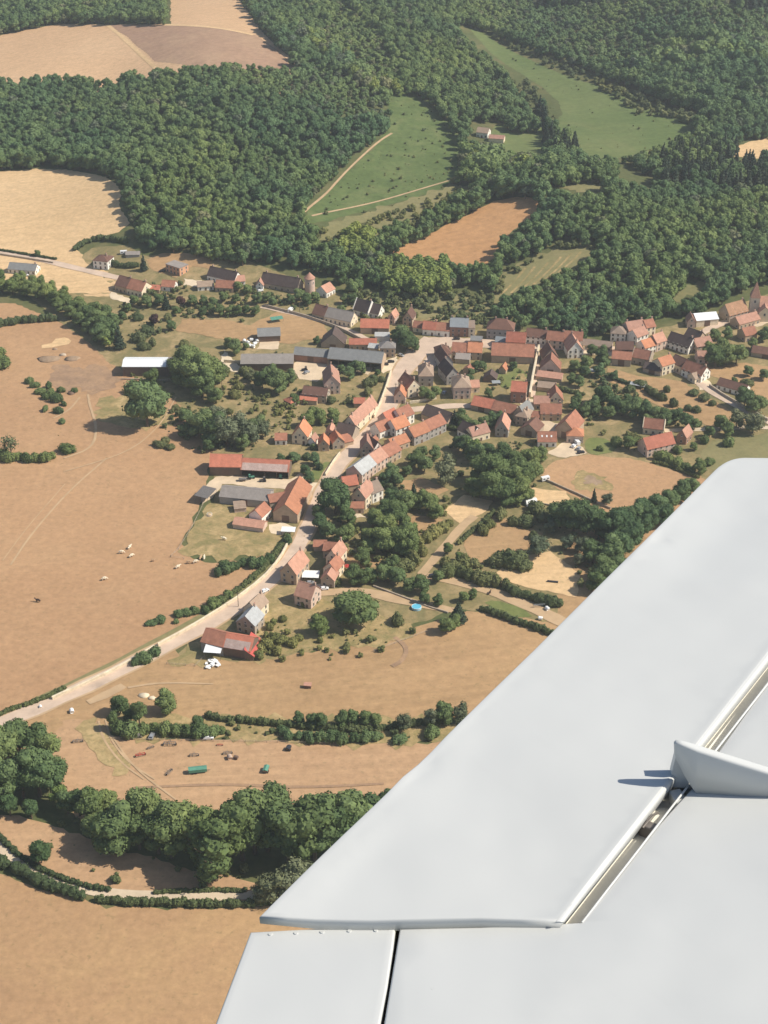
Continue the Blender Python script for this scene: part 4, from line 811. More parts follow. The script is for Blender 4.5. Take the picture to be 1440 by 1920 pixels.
HOUSES = [
# label, A(x,y) B(x,y), depth, wall height, roof rise, style, roof, wall, options, kind
# far lane, upper left
("long white bungalow with grey slate roof by the far lane below the straw field",16,512,67,516,8.5,2.8,2.6,'a','slate','white','c'),
("white villa with brown hipped roof behind the far lane",176,503,203,506,10,5.2,2.6,'h','brown','white','c'),
("small grey roofed outbuilding half hidden in hedges behind the white villa",236,484,262,482,6,2.4,1.2,'a','fibro','grey','','shed'),
("peach cube house with flat grey roof",312,508,338,518,8,5.2,.3,'f','fibro','peach',''),
("dark brown half of the long roadside farmhouse at the end of the far lane",217,545,238,551,11,4,4.2,'a','brown','tan','c'),
("orange red half of the long roadside farmhouse at the end of the far lane",238.5,551,267,558,11,4,4.0,'a','rose','cream','c'),
("low red lean-to beside the orange farmhouse",277,549,299,550,5,2.4,1.2,'m','red','tan','','shed'),
("brown roofed cottage with white gable east of the orange farmhouse",303,545,327,547,7,3,2.6,'a','rose','white',''),
("dark brown roofed white house, upper of the cluster below the wood",389,524,440,537,9,3.6,4.0,'a','dark','white','cc'),
("low pale roofed annexe with white gable in the cluster below the wood",371,546,401,543,7,2.8,2,'a','beige','white',''),
("orange brown cottage in front of the dark roofed white house",404,547,437,549,8,3,3,'a','rose','tan',''),
("small pink roofed cottage at the right end of the cluster below the wood",440,537,460,534,6,3,2.4,'a','pink','white',''),
("very long dark brown farmhouse beside the round tower",489,537,558,551,9,3.6,4.6,'a','dark','stone','cc'),
("tiny pink gabled cottage at the left end of the long dark farmhouse",480,544,494,544,6,3,2.6,'x','pink','white',''),
("pale pink roofed house with white wall beyond the round tower",612,559,628,549,8.5,3.4,3,'a','pink','white',''),
("old brown tiled part of the long grey roofed house on the upper lane",586,597,608,603,9,3.6,4,'a','brown','tan','c'),
("long grey roofed house with white gable on the upper lane",608.5,603,658,614,9,3.6,4,'a','fibro','cream',''),
("dark brown house with white gable ends above the red barn",663,589,690,596,9,3.4,5,'a','dark','white','cp'),
("dark brown house with white dormered gable at the wood edge",691,594,710,598,8,3.2,4,'a','dark','white',''),
("long red roofed stone barn near the square",676,626,729,627,8.5,4.4,4,'a','red','tan','','barn'),
("slim pinkish gabled house at the wood edge behind the square",728,607,740,609,7,4.2,3,'x','pink','blush',''),
("brown gabled house at the wood edge left of the orange row",755,610,773,612,9,4.5,4,'x','brown','tan','c'),
("low brown cottage joined to the left end of the orange row",774,622,791,624,7,3,2.4,'a','rose','cream',''),
("left half of the orange roofed white row facing the square",792,628,816,630,8,3.8,3.2,'a','red','white','c'),
("right half of the orange roofed white row facing the square",816.5,630,842,632,8,3.8,3,'a','rose','white','c'),
("brick house with pale blue slate roof facing the square",843.5,631,877,632,9,6.2,3.4,'a','bluegrey','brick','cc'),
("narrow cream house beside the pale blue slate roof",878,632,890,632,8,5.6,1.2,'m','beige','cream',''),
("big grey walled house with hipped brown roof behind the square",912,635,962,638,10,6.2,4.6,'h','brown','grey','cc'),
("low grey roofed annexe in front of the hipped house",882,648,903,649,6,3.6,1.6,'a','slate','stone','','shed'),
("pale grey roofed shed between the hipped house and the big russet barn",928,650,950,652,7,3.4,2,'a','bluegrey','grey','','shed'),
("white walled brown roofed row house behind the big russet barn",985,643,1023,647,8,4.2,3.2,'a','brown','white','c'),
("long brown roofed stone house in the row behind the big russet barn",1023.5,652,1055,655,9,5,3.4,'a','rose','blush','c'),
("brown roofed house at the right end of the row behind the russet barn",1055.5,650,1091,652,9,4.6,3.2,'a','rose','white','c'),
("low pale cottage along the wood edge street, with sandy roof",1092,655,1117,657,7,2.8,2,'a','beige','cream',''),
("long sandy garden wall house along the wood edge street",1118,657,1146,660,7,2.8,1.8,'a','beige','blush',''),
# middle, around the square
("brown hipped end house on the lower side of the square",819,679,846,677,10,4.6,3.6,'h','brown','cream','c'),
("russet roofed house joined to the brown end house below the square",846.5,672,876,674,10,4.2,3.4,'a','rose','tan',''),
("bright orange roofed house between the square and the russet barn",876.5,674,903,675,10,4.6,3.6,'a','orange','tan','c'),
("low grey brown lean-to in front of the brown house below the square",853,681,880,683,6,3,1.6,'m','fibro','stone','','shed'),
("big russet roofed stone barn beside the walled lane",921,680,1000,683,13,5,5.2,'a','rose','tan','','barn'),
("red gabled house showing above the big russet barn",948,660,984,662,8,6.6,4,'a','red','tan',''),
("dark gabled terrace house, upper of the row running down from the square",827,697,849,694,13,5.4,4,'x','brown','grey','c'),
("brown gabled terrace house in the middle of the row running down from the square",837,722,861,718,14,5.4,4,'x','dark','grey','c'),
("tall pale fronted terrace house at the foot of the row with pinkish hipped roof",850,748,882,747,13,6.6,4,'h','beige','blush','cc'),
("small pink roofed side house at the foot of the terrace row",883,737,899,736,7,3.4,2.4,'a','pink','cream',''),
("grey brown hipped house at the street fork",785,724,812,724,13,6,4.2,'h','beige','grey','cc'),
("russet roofed house with lit cream wall at the street fork",764,747,788,741,11,6,4,'x','rose','cream','cc'),
("orange roofed grey gabled house at the street fork corner",739,756,760,757,8,4,3.8,'x','orange','blush','c'),
("long red roofed low barn below the terrace, left section",883,768,921,776,10,3.2,3.4,'a','red','stone','','barn'),
("long red roofed low barn below the terrace, right section",921.5,777,962,786,10,3.2,3.4,'a','rose','stone','','barn'),
("tall brick house with square red roof above the low red barn",957,754,985,756,9,6.6,3.6,'a','red','brick','c'),
("dark grey gabled house with pale stone beside the brick house",962,790,984,796,10,5,4.4,'x','slate','tan','c'),
("dark steep roofed barn with pale pink right slope by the walled lane",1012,702,1050,704,10,4,6.4,'x','rose','blush','','barn'),
("low pink roofed shed along the gardens by the walled lane",1005,712,1052,718,5,2.4,1.4,'m','pink','tan','','shed'),
("bright pink roofed house at the garden edge with dark left slope",1064,672,1093,670,13,4.6,5,'x','pink','white','cc'),
("dark steep gabled house left of the bright pink roof",1018,684,1046,682,10,4,5,'x','brown','stone','c'),
("low faded shed behind the lower gardens by the walled lane",1007,733,1038,736,8,2.6,1.6,'a','beige','tan','','shed'),
("pink roofed cottage at the foot of the walled lane",1001,768,1030,768,8,3.4,2.6,'a','pink','tan','c'),
("dark green gabled house with pale pink slope at the lane end",1027,763,1055,763,9,4.2,4.6,'x','rose','cream','c'),
("brown roofed house above the courtyard",1013,789,1052,789,9,4.2,3.4,'a','rose','tan','c'),
("huge dark barn with bright right slope beside the courtyard",1040,818,1076,826,15,5.5,5.6,'x','rose','tan','','barn'),
("orange hipped front wing of the huge dark barn",1062,830,1093,831,8,4,2.8,'h','orange','blush',''),
("white house with brown roof and three skylights below the courtyard",1008,838,1043,838,8,3.2,3.4,'a','rose','white','k'),
("dark brown barn on the left side of the courtyard",976,815,1006,822,10,4,3.6,'x','brown','stone','','barn'),
("pale grey stone house left of the courtyard barn",966,796,988,800,9,5,3,'h','beige','stone','c'),
("dark roofed house with pinkish right slope below the tall garden trees",928,818,952,820,11,4.4,4.6,'x','pink','grey','c'),
("dark brown left half of the cream house by the grove",858,816,885,829,8,3.6,3.4,'a','dark','white',''),
("cream house with pink roof beside the dark grove",885.5,831,918,822,8,4,3,'a','pink','cream','c'),
("large dark roofed barn hidden in trees behind the cream house",790,786,838,803,10,3.6,4,'a','dark','tan','','barn'),
# lower village along the road
("long orange roofed row, left section, on the lower street",776,836,805,824,9,5,3.4,'a','orange','grey','c'),
("long orange roofed row, right section, on the lower street",805.5,823,836,809,9,5,3.4,'a','rose','grey','c'),
("orange roofed house with white side walls in the tight street cluster",742,822,768,812,9,5,3.6,'a','orange','white','c'),
("brown roofed house at the top of the tight street cluster",752,803,776,792,9,5.4,3.4,'a','rose','white','c'),
("small russet roofed house leaning on the street in the tight cluster",712,823,734,814,8,4,3.2,'a','rose','white',''),
("orange gabled house at the upper corner of the tight street cluster",728,806,748,796,8,4.6,3.6,'a','red','blush',''),
("low orange roofed house in front of the tight street cluster",737,849,768,838,8,3.4,2.6,'a','orange','tan','c'),
("orange and grey gabled house by the road bend",676,858,700,858,9,5,4.4,'x','pink','stone','c'),
("dark gabled cottage beside the road bend house",699,858,718,852,8,4.2,3.6,'x','dark','white','c'),
("house with pale metal roof in the roadside row",678,907,706,886,9.5,5,3.4,'a','metal','blush',''),
("pink roofed house in the middle of the roadside row",706.5,886,727,872,9.5,5,3.4,'a','pink','blush','c'),
("brown roofed house at the upper end of the roadside row",727.5,872,752,858,9.5,4.6,3.4,'a','rose','tan','c'),
("russet roofed low house at the foot of the roadside row",645,925,672,921,8,4,2.8,'a','red','tan',''),
("tall pale pink roofed white house below the roadside row",660,950,686,956,11,6.4,4,'x','pink','cream','cc'),
("low brown front annexe of the tall white house",651,963,682,963,5.5,3,1.8,'a','rose','blush',''),
("grey roofed house behind the tall white house",698,944,718,936,9,5.4,3.2,'a','beige','white','c'),
("long orange brown roofed farmhouse running along the main street",646,808,668,813,27,5,4.2,'x','pink','cream','cc'),
("dark brown barn joined to the long street farmhouse",628,822,660,829,10,3.4,4.4,'a','dark','stone','','barn'),
("orange roofed house with white right gable above the road bend",548,831,577,834,10,4.6,5,'x','orange','cream','c'),
("low brown outhouse with white wall left of the orange gabled house",516,834,538,834,7,2.8,2,'a','rose','white',''),
("small orange cottage, left of the three by the main street",597,846,617,846,7,3.6,3,'x','orange','tan',''),
("orange cottage behind, topmost of the three by the main street",610,828,628,829,8,4.2,3,'x','pink','tan','c'),
("orange cottage, right of the three by the main street",624,843,646,840,8,3.8,3,'x','orange','stone','c'),
("low russet shed beside the three orange cottages",646,838,663,834,6,2.6,1.6,'m','rose','tan','','shed'),
("small red roofed outhouse behind the long street farmhouse",664,765,684,765,6,3,2,'a','red','tan','','shed'),
("pink roofed tall house with dark left slope in the middle gardens",608,739,638,738,16,6,4.6,'x','pink','blush','cc'),
("brown roofed brick house left of the tall pink roofed house",567,752,612,757,9,4.4,2.6,'a','brown','stone','c'),
("bright red roofed veranda in front of the brown brick house",561,757,594,760,5,2.6,1.2,'m','red','tan','n'),
("small red hipped hut at the left end of the middle gardens",545,766,560,760,6,3,2.2,'h','red','tan',''),
("stone house with square grey roof beside the square trees",712,670,741,670,8,5.6,2.6,'h','fibro','tan','c'),
("low pink roofed house behind the slate farm range",655,656,706,656,7,3.4,2,'a','red','tan',''),
("white roofed small annexe near the square trees",703,640,730,640,6,3,.3,'f','metal','white','n'),
# farm sheds
("long shed with grey sheet roof at the left of the slate farm",452,696,550,696,14,5,3,'a','fibro','wood','','barn'),
("middle farm range with slate roof and brick wall",551,677,614,683,9,4.6,3,'a','slate','brick','','barn'),
("big slate roofed farm range with dark open bays",614.5,688,715,698,14,6,4,'a','slate','tan','oh','barn'),
("dark steep roofed barn above the slate farm range",602,652,646,654,12,3,6.6,'x','dark','stone','','barn'),
("dark roofed timber shed with pale doors in the upper yard",484,642,526,640,10,4,3.2,'a','slate','wood','','barn'),
("white roofed long cattle shed, bright left half",231,706,313,706,13,6.4,1.6,'a','whiteroof','wood','n','barn'),
("grey roofed right half of the white roofed cattle shed",313.5,706,352,706,13,6.4,1.6,'a','fibro','wood','n','barn'),
("red roofed barn with dark doors, left of the double hay barn",394,892,452,893,13,5.6,4,'a','red','wood','','barn'),
("open fronted hay barn with rusted white and red roof",452.5,894,541,899,12,4.6,3.6,'a','red','wood','ohs','barn'),
("long grey fibre cement roofed cowshed in the lower farmyard",412,944,503,953,12,4.2,2.8,'a','fibro','grey','','barn'),
("small brown roofed outhouse between the cowshed and the long orange barn",507,955,542,949,8,4,2.4,'a','rose','stone','','shed'),
("long barn with orange right slope and grey gable by the road",513,977,558,982,29,5.4,5.2,'x','orange','tan','','barn'),
("low pink roofed building at the edge of the burnt pasture",437,991,493,999,7,2.6,1.8,'a','pink','blush','','shed'),
("brown roofed house with white gable at the edge of the burnt pasture",491,984,508,968,7,4,2.8,'a','rose','white',''),
("roofless pale hut behind the low pink roofed building",440,962,462,960,6,2.4,.8,'m','beige','blush','','shed'),
# road end cluster
("pink roofed house with grey gable on the road bend",527,1090,557,1097,13,5.6,4.6,'x','pink','tan','c'),
("pinkish gabled house at the back of the stepped row",612,1066,634,1071,10,6.2,4,'x','pink','cream','c'),
("grey gabled house in the middle of the stepped row",607,1083,631,1089,8,5,3.4,'x','rose','cream','c'),
("low pink gabled house at the front of the stepped row",602,1099,627,1103,7,4,2.6,'x','pink','stone',''),
("low brown outhouse behind the stepped row",588,1034,612,1034,6,2.8,1.4,'a','rose','tan','','shed'),
("small russet house behind the stepped row with its tiled roof",606,1046,630,1048,7,4,2.4,'a','rose','tan',''),
("lone stone house with faded roof below the road bend",553,1133,584,1142,9,5,4.2,'a','pink','blush','c'),
("grey roofed roadside house of the lowest farm",458,1158,484,1166,9,5.2,3.4,'x','beige','cream','c'),
("pale metal roofed roadside house of the lowest farm",445,1183,479,1191,9,4.8,3.6,'x','metal','stone','c'),
("brown red roofed barn of the lowest farm, left section",378,1220,419,1230,11,5,3.6,'a','rose','grey','','barn'),
("red barn of the lowest farm with rusted white lower roof",419.5,1230,470,1238,11,5,3.6,'a','red','wood','s','barn'),
# right side
("bright red sheet lean-to at the right end of the lowest barn",476,1240,489,1207,4,2.6,3.0,'m','scarlet','wood','','shed'),
("pale roofed white house where the wood edge street starts",1144,639,1172,641,9,4.6,3,'h','beige','white',''),
("pink brown roofed house at the top of the right hand cluster",1178,636,1210,630,10,5,3.4,'a','pink','blush','cc'),
("russet house behind the top of the right hand cluster",1211,630,1228,626,8,5,3,'a','rose','cream','c'),
("white walled house in the middle of the right hand cluster",1193,648,1214,639,8,5,3,'a','pink','white','c'),
("dark brown upper barn at the left of the right hand cluster",1155,668,1187,668,8,4.6,3.4,'a','brown','tan','','barn'),
("brown barn with shaded front at the left of the right hand cluster",1146,685,1182,688,9,4.6,3,'a','rose','stone','','barn'),
("brown roofed house with white party wall in the right hand cluster",1184,681,1216,687,9,4,3.2,'a','rose','stone','p'),
("orange roofed white house in the centre of the right hand cluster",1208,667,1237,657,8,4.6,3,'a','orange','white','c'),
("pinkish gabled house at the heart of the right hand cluster",1230,660,1248,653,8,5.4,3.4,'a','pink','blush','c'),
("tall cream house with orange roof at the foot of the right hand cluster",1240,705,1263,697,8.5,5.8,3,'a','orange','cream','c'),
("dark low barn left of the tall cream house",1205,698,1238,706,8,3,2.6,'a','dark','stone','','barn'),
("long dark roofed house with white gable in the right hand cluster",1249,651,1290,665,9,4.2,4,'a','dark','white','c'),
("dark roofed house behind the long dark roofed house",1282,640,1308,650,8,4,3.4,'a','dark','tan','c'),
("pink fronted house right of the long dark roofed house",1305,664,1335,658,9,4.4,3,'a','pink','tan','c'),
("narrow brown house between the cream house and the white gabled house",1255,690,1276,700,9,4,3,'a','brown','cream',''),
("brown roofed white house with bright gable low in the right hand cluster",1277,704,1314,718,9,4.2,3.6,'a','rose','white','c'),
("small pink house above the bright gabled house",1308,682,1328,681,7,3.6,2.4,'a','pink','blush',''),
("little pale house at the lower corner of the right hand cluster",1302,720,1320,714,6,3,2,'a','beige','cream',''),
("long brown bungalow with white gable beside the right hand lane",1343,729,1395,744,8,2.8,2.4,'a','brown','white',''),
("hall with bright white metal roof near the church",1305,614,1346,610,11,4.6,2.4,'a','whiteroof','cream','','barn'),
("small pinkish house left of the white metal roof",1288,615,1303,615,7,4,3,'x','pink','blush',''),
("tall gabled house with moss green lower roof near the church",1366,605,1401,594,9.5,4.4,5,'a','mossy','stone','c'),
("long pink roofed house in front of the church",1385,618,1424,606,8,3.2,3,'a','pink','tan','c'),
("brown house on the far right below the church",1396,642,1418,637,8,4,3,'a','rose','tan','c'),
("low brown barn at the right edge of the picture",1408,668,1460,677,9,3,2.6,'a','brown','stone','','barn'),
("russet house with cream parapet gables in the right paddock",1205,813,1243,817,8,3.6,3.4,'a','rose','cream','p'),
("long red roofed stone house in the right paddock",1212,858,1264,845,9,4.6,4,'a','red','blush',''),
("pink roofed house with dark gable in the right paddock",1268,829,1286,834,8,4,3.4,'x','pink','brick',''),
("dark pyramid roofed shed in the walled terrace gardens",906,716,930,718,7,2.4,3,'x','dark','wood','','shed'),
("tiny russet shed beside the terrace gardens' dark hut",868,700,884,703,5,2.6,2,'x','rose','tan','','shed'),
("small orange gabled shed left of the square red roofed house",935,700,948,702,6,2.6,2.4,'x','orange','tan','','shed'),
("low russet link building at the foot of the walled lane",985,790,1010,792,7,3,2.2,'a','rose','stone','','shed'),
("pale shed with sandy roof at the left of the square trees",690,660,708,662,7,3,1.4,'a','metal','cream','','shed'),
("small white gabled annexe at the right of the orange gabled house",578,836,590,838,6,3.2,2.4,'x','pink','white','','shed'),
("russet garden shed among trees left of the terrace gardens",690,835,702,838,5,2.4,1.8,'x','rose','tan','','shed'),
("small pale farmhouse alone in the far valley",893,256,914,260,8,4,2.6,'a','beige','white',''),
("low pale barn alone in the far valley",916,266,944,269,8,3.4,1.8,'a','pink','cream','','shed'),
]
for hs in HOUSES:
    g = 'farm buildings' if len(hs) > 12 and hs[12] in ('barn', 'shed') else 'village houses'
    house(*hs, group=g)

# round stone tower with a tiled cone
x, y, z = pt(581, 545); t = tag(empty('round_tower', (x, y, z)), 'round pale stone tower with conical tiled roof at the wood edge', 'tower')
MB().cyl(0, 0, -1, 9.0, 3.4, 3.3, 24).build('wall', M['w_blush'], t, False)
MB().cyl(0, 0, 9.01, 9.25, 3.8, 3.8, 24).cyl(0, 0, 9.26, 13.0, 3.75, .05, 24).build('roof', M['pink'], t)
for a in (-100, -40, 20): put(WINS, 'window', t, (3.36*math.cos(R(a)), 3.36*math.sin(R(a)), 6.4), R(a+90))
# church: nave, gabled chapel, square tower with a spire
A = pt(1412, 588); t = tag(empty('church', (A[0], A[1], A[2]), R(-8)), 'stone village church with pointed spire and pink tiled nave', 'church')
MB().prism([(-5, -1), (5, -1), (5, 7), (0, 12), (-5, 7)], 3, 26, 'x').build('nave_wall', M['w_cream'], t)
MB().prism([(-5.5, 6.55), (0, 12.05), (5.5, 6.55), (5.5, 6.9), (0, 12.4), (-5.5, 6.9)], 2.8, 26.2, 'x').build('roof', M['pink'], t)
MB().prism([(-3.6, -1), (3.6, -1), (3.6, 5.5), (0, 9), (-3.6, 5.5)], -10.5, -4.99, 'y').build('chapel_wall', M['w_cream'], t).location.x = 6
MB().prism([(-4, 5.15), (0, 9.05), (4, 5.15), (4, 5.5), (0, 9.4), (-4, 5.5)], -10.8, -4.0, 'y').build('chapel_roof', M['pink'], t).location.x = 6
MB().box(-3, 3, -3, 3, -1, 12).build('tower_wall', M['w_cream'], t)
MB().add([(-3.3,-3.3,12.01),(3.3,-3.3,12.01),(3.3,3.3,12.01),(-3.3,3.3,12.01),(0,0,22)], [(3,2,1,0),(0,1,4),(1,2,4),(2,3,4),(3,0,4)]).build('spire', M['pink'], t)
for xx, yy, zz, rz in ((0, -3.01, 9.5, 0), (3.01, 0, 9.5, 90), (-3.01, 0, 9.5, -90), (6, -10.51, 4, 0), (14, -5.01, 4, 0), (19, -5.01, 4, 0), (24, -5.01, 4, 0)):
    put(WIN, 'window', t, (xx, yy, zz), R(rz))

# ------------------------------------------------------------------ single trees, bushes and hedges
def trees(label, group, items, wide=1.0, k0='r'):
    for it in items: tree(it[0], it[1], it[2], it[3] if len(it) > 3 else k0, label, group, it[4] if len(it) > 4 else wide)
def bset(label, group, items, k='u'):
    for it in items: tree(it[0], it[1], it[2], k, label, group, it[3] if len(it) > 3 else 1.0)
def one(label, u, v, h, k='r', wide=1.0): return tree(u, v, h, k, label, None, wide)

one('huge round oak with long shadow standing alone below the white roofed shed', 277, 800, 29, 'r', 1.0)
one('small lone round tree beside the chalky track at the bottom field', 78, 1618, 10.5, 'r', .85)
one('broad dark walnut tree on the grass below the lone stone house', 668, 1166, 15, 'r', 1.55)
one('smaller round tree left of the broad dark walnut tree', 598, 1190, 9.5, 'r', 1.05)
one('dark conifer beside the blue pool garden', 859, 1166, 12, 'c', 1.5)
one('tall dark green plane tree beside the road at the farm bend', 629, 964, 20, 'r', 1.0)
one('tall grey green cedar at the left end of the dark grove', 833, 908, 18, 'g', .85)
one('slim dark cypress in the right paddock fence line', 1113, 942, 9, 'c', .8)
one('small round tree in the fence line right of the cypress', 1137, 946, 7, 'g')
one('round grey willow beside the mown garden plots', 1010, 1042, 11, 'g', 1.2)
one('bare limbed sparse tree at the left pasture hedge', 22, 856, 13, 's')
one('pointed dark fir at the foot of the left tree belt', 224, 655, 17, 'c', .95)
one('pale green young tree at the foot of the left tree belt', 205, 655, 9, 'l')
one('copper beech in the upper gardens', 340, 578, 8, 'b')
one('copper plum tree above the white roofed shed', 289, 612, 8, 'b')
one('round bush tree in the meadow right of the roadside thicket', 311, 1336, 10.5, 'r')
one('lone tree in the straw field edge beside the far lane', 71, 481, 5, 'r')
one('dark pointed fir left of the peach cube house', 270, 508, 13, 'c')
one('blue grey conifer in the upper gardens beside the copper beech', 312, 580, 11, 'c', 1.1)
one('round tree at the right paddock corner below the long red roofed house', 1310, 890, 9, 'r', .9)
one('round tree beside the right paddock houses, left of the parapet gables', 1179, 843, 9, 'r')
one('grey round tree at the far right lane fork', 1411, 812, 13, 'g', 1.1)
one('dark evergreen by the village fork garden', 852, 798, 10, 'c', 1.1)
one('bright green tree inside the dark grove', 886, 860, 13, 'l', .9)
one('bright green tree in the bottom left wood', 113, 1512, 10, 'l')
one('poplar standing forward of the bottom tree row', 405, 1650, 27, 'p', 1.5)

T = trees
T('tall leafy tree in the wood at the left edge beside the dirt paddock', 'trees of the left edge wood', [(-25,1470,22),(10,1440,20),(40,1420,18),(70,1425,18),(92,1432,17),(15,1500,22),(45,1495,20),(75,1492,24,'o'),(98,1495,21,'o'),(-20,1520,18),(105,1470,14),(128,1525,12),(20,1530,10),(60,1535,9)], 1.12, 'o')
T('tree in the tall row below the dirt paddock', 'trees of the tall bottom row', [(150,1530,13),(172,1548,17),(205,1532,14),(216,1592,19,'r'),(180,1570,11,'r'),(250,1572,15),(277,1555,21,'r',.8),(262,1592,17),(298,1600,22,'o'),(322,1608,26,'o'),(350,1595,24,'o'),(374,1606,26,'o'),(395,1628,24,'p',1.7),(430,1620,28,'o'),(455,1612,28,'o'),(478,1600,27,'o'),(502,1595,25,'o'),(515,1570,25,'o'),(540,1615,29,'o'),(565,1618,29,'o'),(590,1612,30,'o'),(615,1605,29,'o'),(640,1600,29,'o'),(662,1592,28,'o'),(690,1590,24,'o'),(722,1520,11)], 1.05, 'o')
T('waterside willow at the right end of the chalky track', 'willows by the chalky track', [(512,1688,14,'g'),(545,1680,15,'g'),(575,1670,14,'g'),(492,1692,8,'g')])
T('hedgerow tree between the two lower paddocks', 'hedgerow trees between the lower paddocks', [(226,1338,10),(212,1368,9,'o'),(262,1360,13,'o'),(243,1352,7),(372,1372,7.5),(560,1360,6),(585,1362,6.5),(602,1363,7),(640,1363,7.5),(662,1361,7),(686,1361,7.5),(757,1370,8.5,'g'),(808,1360,9,'g'),(832,1358,10),(862,1354,9,'g'),(705,1362,7)], .88)
T('tree in the belt behind the upper left pasture', 'trees of the upper left belt', [(5,548,10),(25,552,11),(50,555,11),(68,560,11),(88,565,12),(105,572,11),(125,580,11),(140,590,11),(155,596,11),(170,606,12),(186,616,13),(200,628,13),(183,640,12),(175,620,11),(150,578,9),(180,590,9),(200,600,9),(214,612,9),(120,560,9),(40,535,9),(0,530,9),(75,540,9),(-30,550,10),(30,540,10),(60,545,10),(95,555,10),(110,585,9),(132,598,10),(150,612,10),(165,625,9),(192,630,12),(212,640,11),(196,648,10),(165,590,8),(230,600,6),(240,585,6)])
T('garden tree in the upper gardens below the far lane', 'trees of the upper gardens', [(253,572,7),(276,577,8),(300,574,9),(330,592,7),(362,574,7),(382,574,7),(400,576,7),(420,566,7),(442,568,7),(380,592,7),(396,588,7),(412,593,8),(430,592,7),(446,592,8),(462,590,7),(478,592,7),(500,566,7),(512,574,6),(545,570,7),(562,564,9),(575,572,8),(592,567,7),(482,570,8),(322,620,7),(448,545,7),(465,552,7),(640,590,7),(660,570,8),(645,570,7)])
T('big tree between the white roofed shed and the slate farm', 'big trees by the long sheds', [(345,722,19),(370,732,24),(392,724,19),(362,704,18),(335,706,15),(408,716,14),(252,738,8,'g'),(284,722,11),(405,757,11),(380,745,17)])
T('tree in the clump between the oak and the double hay barn', 'trees above the hay barn', [(346,820,9),(376,818,16),(402,832,17),(426,838,17,'g'),(442,822,16,'g'),(466,833,14,'g'),(482,816,12),(455,843,9),(492,822,11,'g'),(392,846,8),(410,800,12,'g'),(350,795,9)])
T('orchard tree near the slate farm', 'trees around the slate farm', [(520,738,14),(492,727,12),(470,716,8,'g'),(541,722,10),(506,712,10),(440,664,9),(430,652,7),(640,700,6),(655,712,8),(662,698,8),(676,702,8),(708,705,5),(553,760,7),(600,795,9),(576,800,10),(625,790,8),(590,785,8),(462,655,5),(593,645,5),(628,800,6)])
T('leafy lime tree on the village square', 'trees on the square', [(762,655,13),(750,645,11),(773,660,11),(742,640,8),(758,635,9)])
T('small garden tree between the farm yards and the main road', 'small trees by the main road', [(553,868,6,'r',1.2),(526,872,6),(590,872,7),(572,890,6),(580,905,6),(540,1020,5),(600,995,9),(615,1008,9),(640,1015,9),(652,985,10),(598,972,8),(652,1012,8)])
T('tree in the dark grove behind the cream house', 'trees of the dark grove', [(870,852,11),(893,868,12),(915,862,11),(905,905,16),(930,908,17),(955,918,16),(925,940,17),(946,948,15),(970,942,15),(900,935,13),(965,890,13),(992,875,12),(1000,898,12),(982,908,13),(940,875,13),(1012,868,9),(860,842,9),(885,925,10),(990,940,8)])
T('small tree in the gardens behind the orange roofed row', 'trees behind the orange row', [(796,884,10),(776,874,9),(790,860,8),(735,900,9),(722,908,8),(746,910,7),(775,925,7,'c'),(815,862,8),(706,925,7),(762,892,6)])
T('tree in the thick gardens below the tall white house', 'trees of the middle gardens', [(735,955,11),(760,958,12),(786,955,11),(808,962,10),(818,974,9),(705,988,11),(722,1004,12),(745,988,13),(752,1034,15),(725,1038,14),(765,1042,12),(700,1022,10),(690,1042,8),(720,970,9),(680,1060,9),(660,1094,10),(682,1094,9),(697,1092,7),(722,1090,9),(746,1095,9),(768,1108,8),(790,1112,9),(735,1072,8),(690,1018,8),(770,1010,9)])
T('tree in the thicket beside the white wing, beyond the garden plots', 'trees of the right thicket', [(1050,990,16),(1075,996,18),(1100,1000,17),(1122,1005,15),(1142,1012,16),(1162,1002,16),(1182,988,14),(1206,978,13),(1232,968,13),(1256,954,12),(1276,938,11),(1295,928,10),(1090,1036,9,'g'),(1062,1030,8,'g'),(1112,1056,13),(1142,1060,15),(1132,1092,14),(1160,1044,14),(1182,1024,14),(1118,1110,11),(1202,1004,13),(1030,1000,8,'g'),(1085,1060,7,'g'),(1220,990,12),(1160,1080,12),(1240,985,12)])
T('tree in the row of gardens below the right hand cluster', 'trees below the right hand cluster', [(1130,760,13),(1110,776,10),(1150,770,10),(1166,780,10),(1186,782,11),(1206,787,11),(1226,792,11),(1246,797,10),(1266,792,10),(1286,806,9),(1302,805,7),(1080,762,8),(1096,780,8),(1075,772,7),(1175,765,8),(1140,785,8),(1215,800,7)])
T('round tree right of the right hand cluster', 'trees right of the cluster', [(1340,690,14),(1360,685,14),(1380,682,13),(1350,670,12),(1328,672,10),(1402,706,7),(1432,712,7),(1340,640,8),(1362,636,8),(1430,640,9),(1410,655,7)])
T('garden tree between the bright pink roof and the wood edge street', 'trees by the bright pink roof', [(1100,692,9),(1126,678,10),(1110,668,8),(1076,696,8),(1096,706,8),(1122,706,8),(1070,720,7),(1086,726,7),(1135,690,7),(1150,712,6)])
T('roadside tree near the right hand lane', 'trees by the right hand lane', [(1380,802,11,'g'),(1350,805,9),(1362,818,8),(1330,820,7),(1395,765,12),(1408,775,10),(1425,770,10),(1300,845,5),(1375,725,6)])
T('small tree in the gardens around the terrace', 'trees around the terrace', [(796,748,8),(818,744,7),(808,752,7),(870,803,9),(890,812,9),(906,803,8),(932,795,8),(862,792,8),(905,695,6),(890,694,6),(962,694,6),(915,745,6),(884,705,5),(880,722,6),(920,800,9),(1000,800,6)])
T('young tree in the hollow by the pool garden', 'young trees by the pool garden', [(836,1186,8),(850,1178,7),(820,1135,6),(796,1132,6),(886,1122,5),(870,1128,6),(822,1092,7),(840,1040,7,'r',.8),(862,1052,5)])

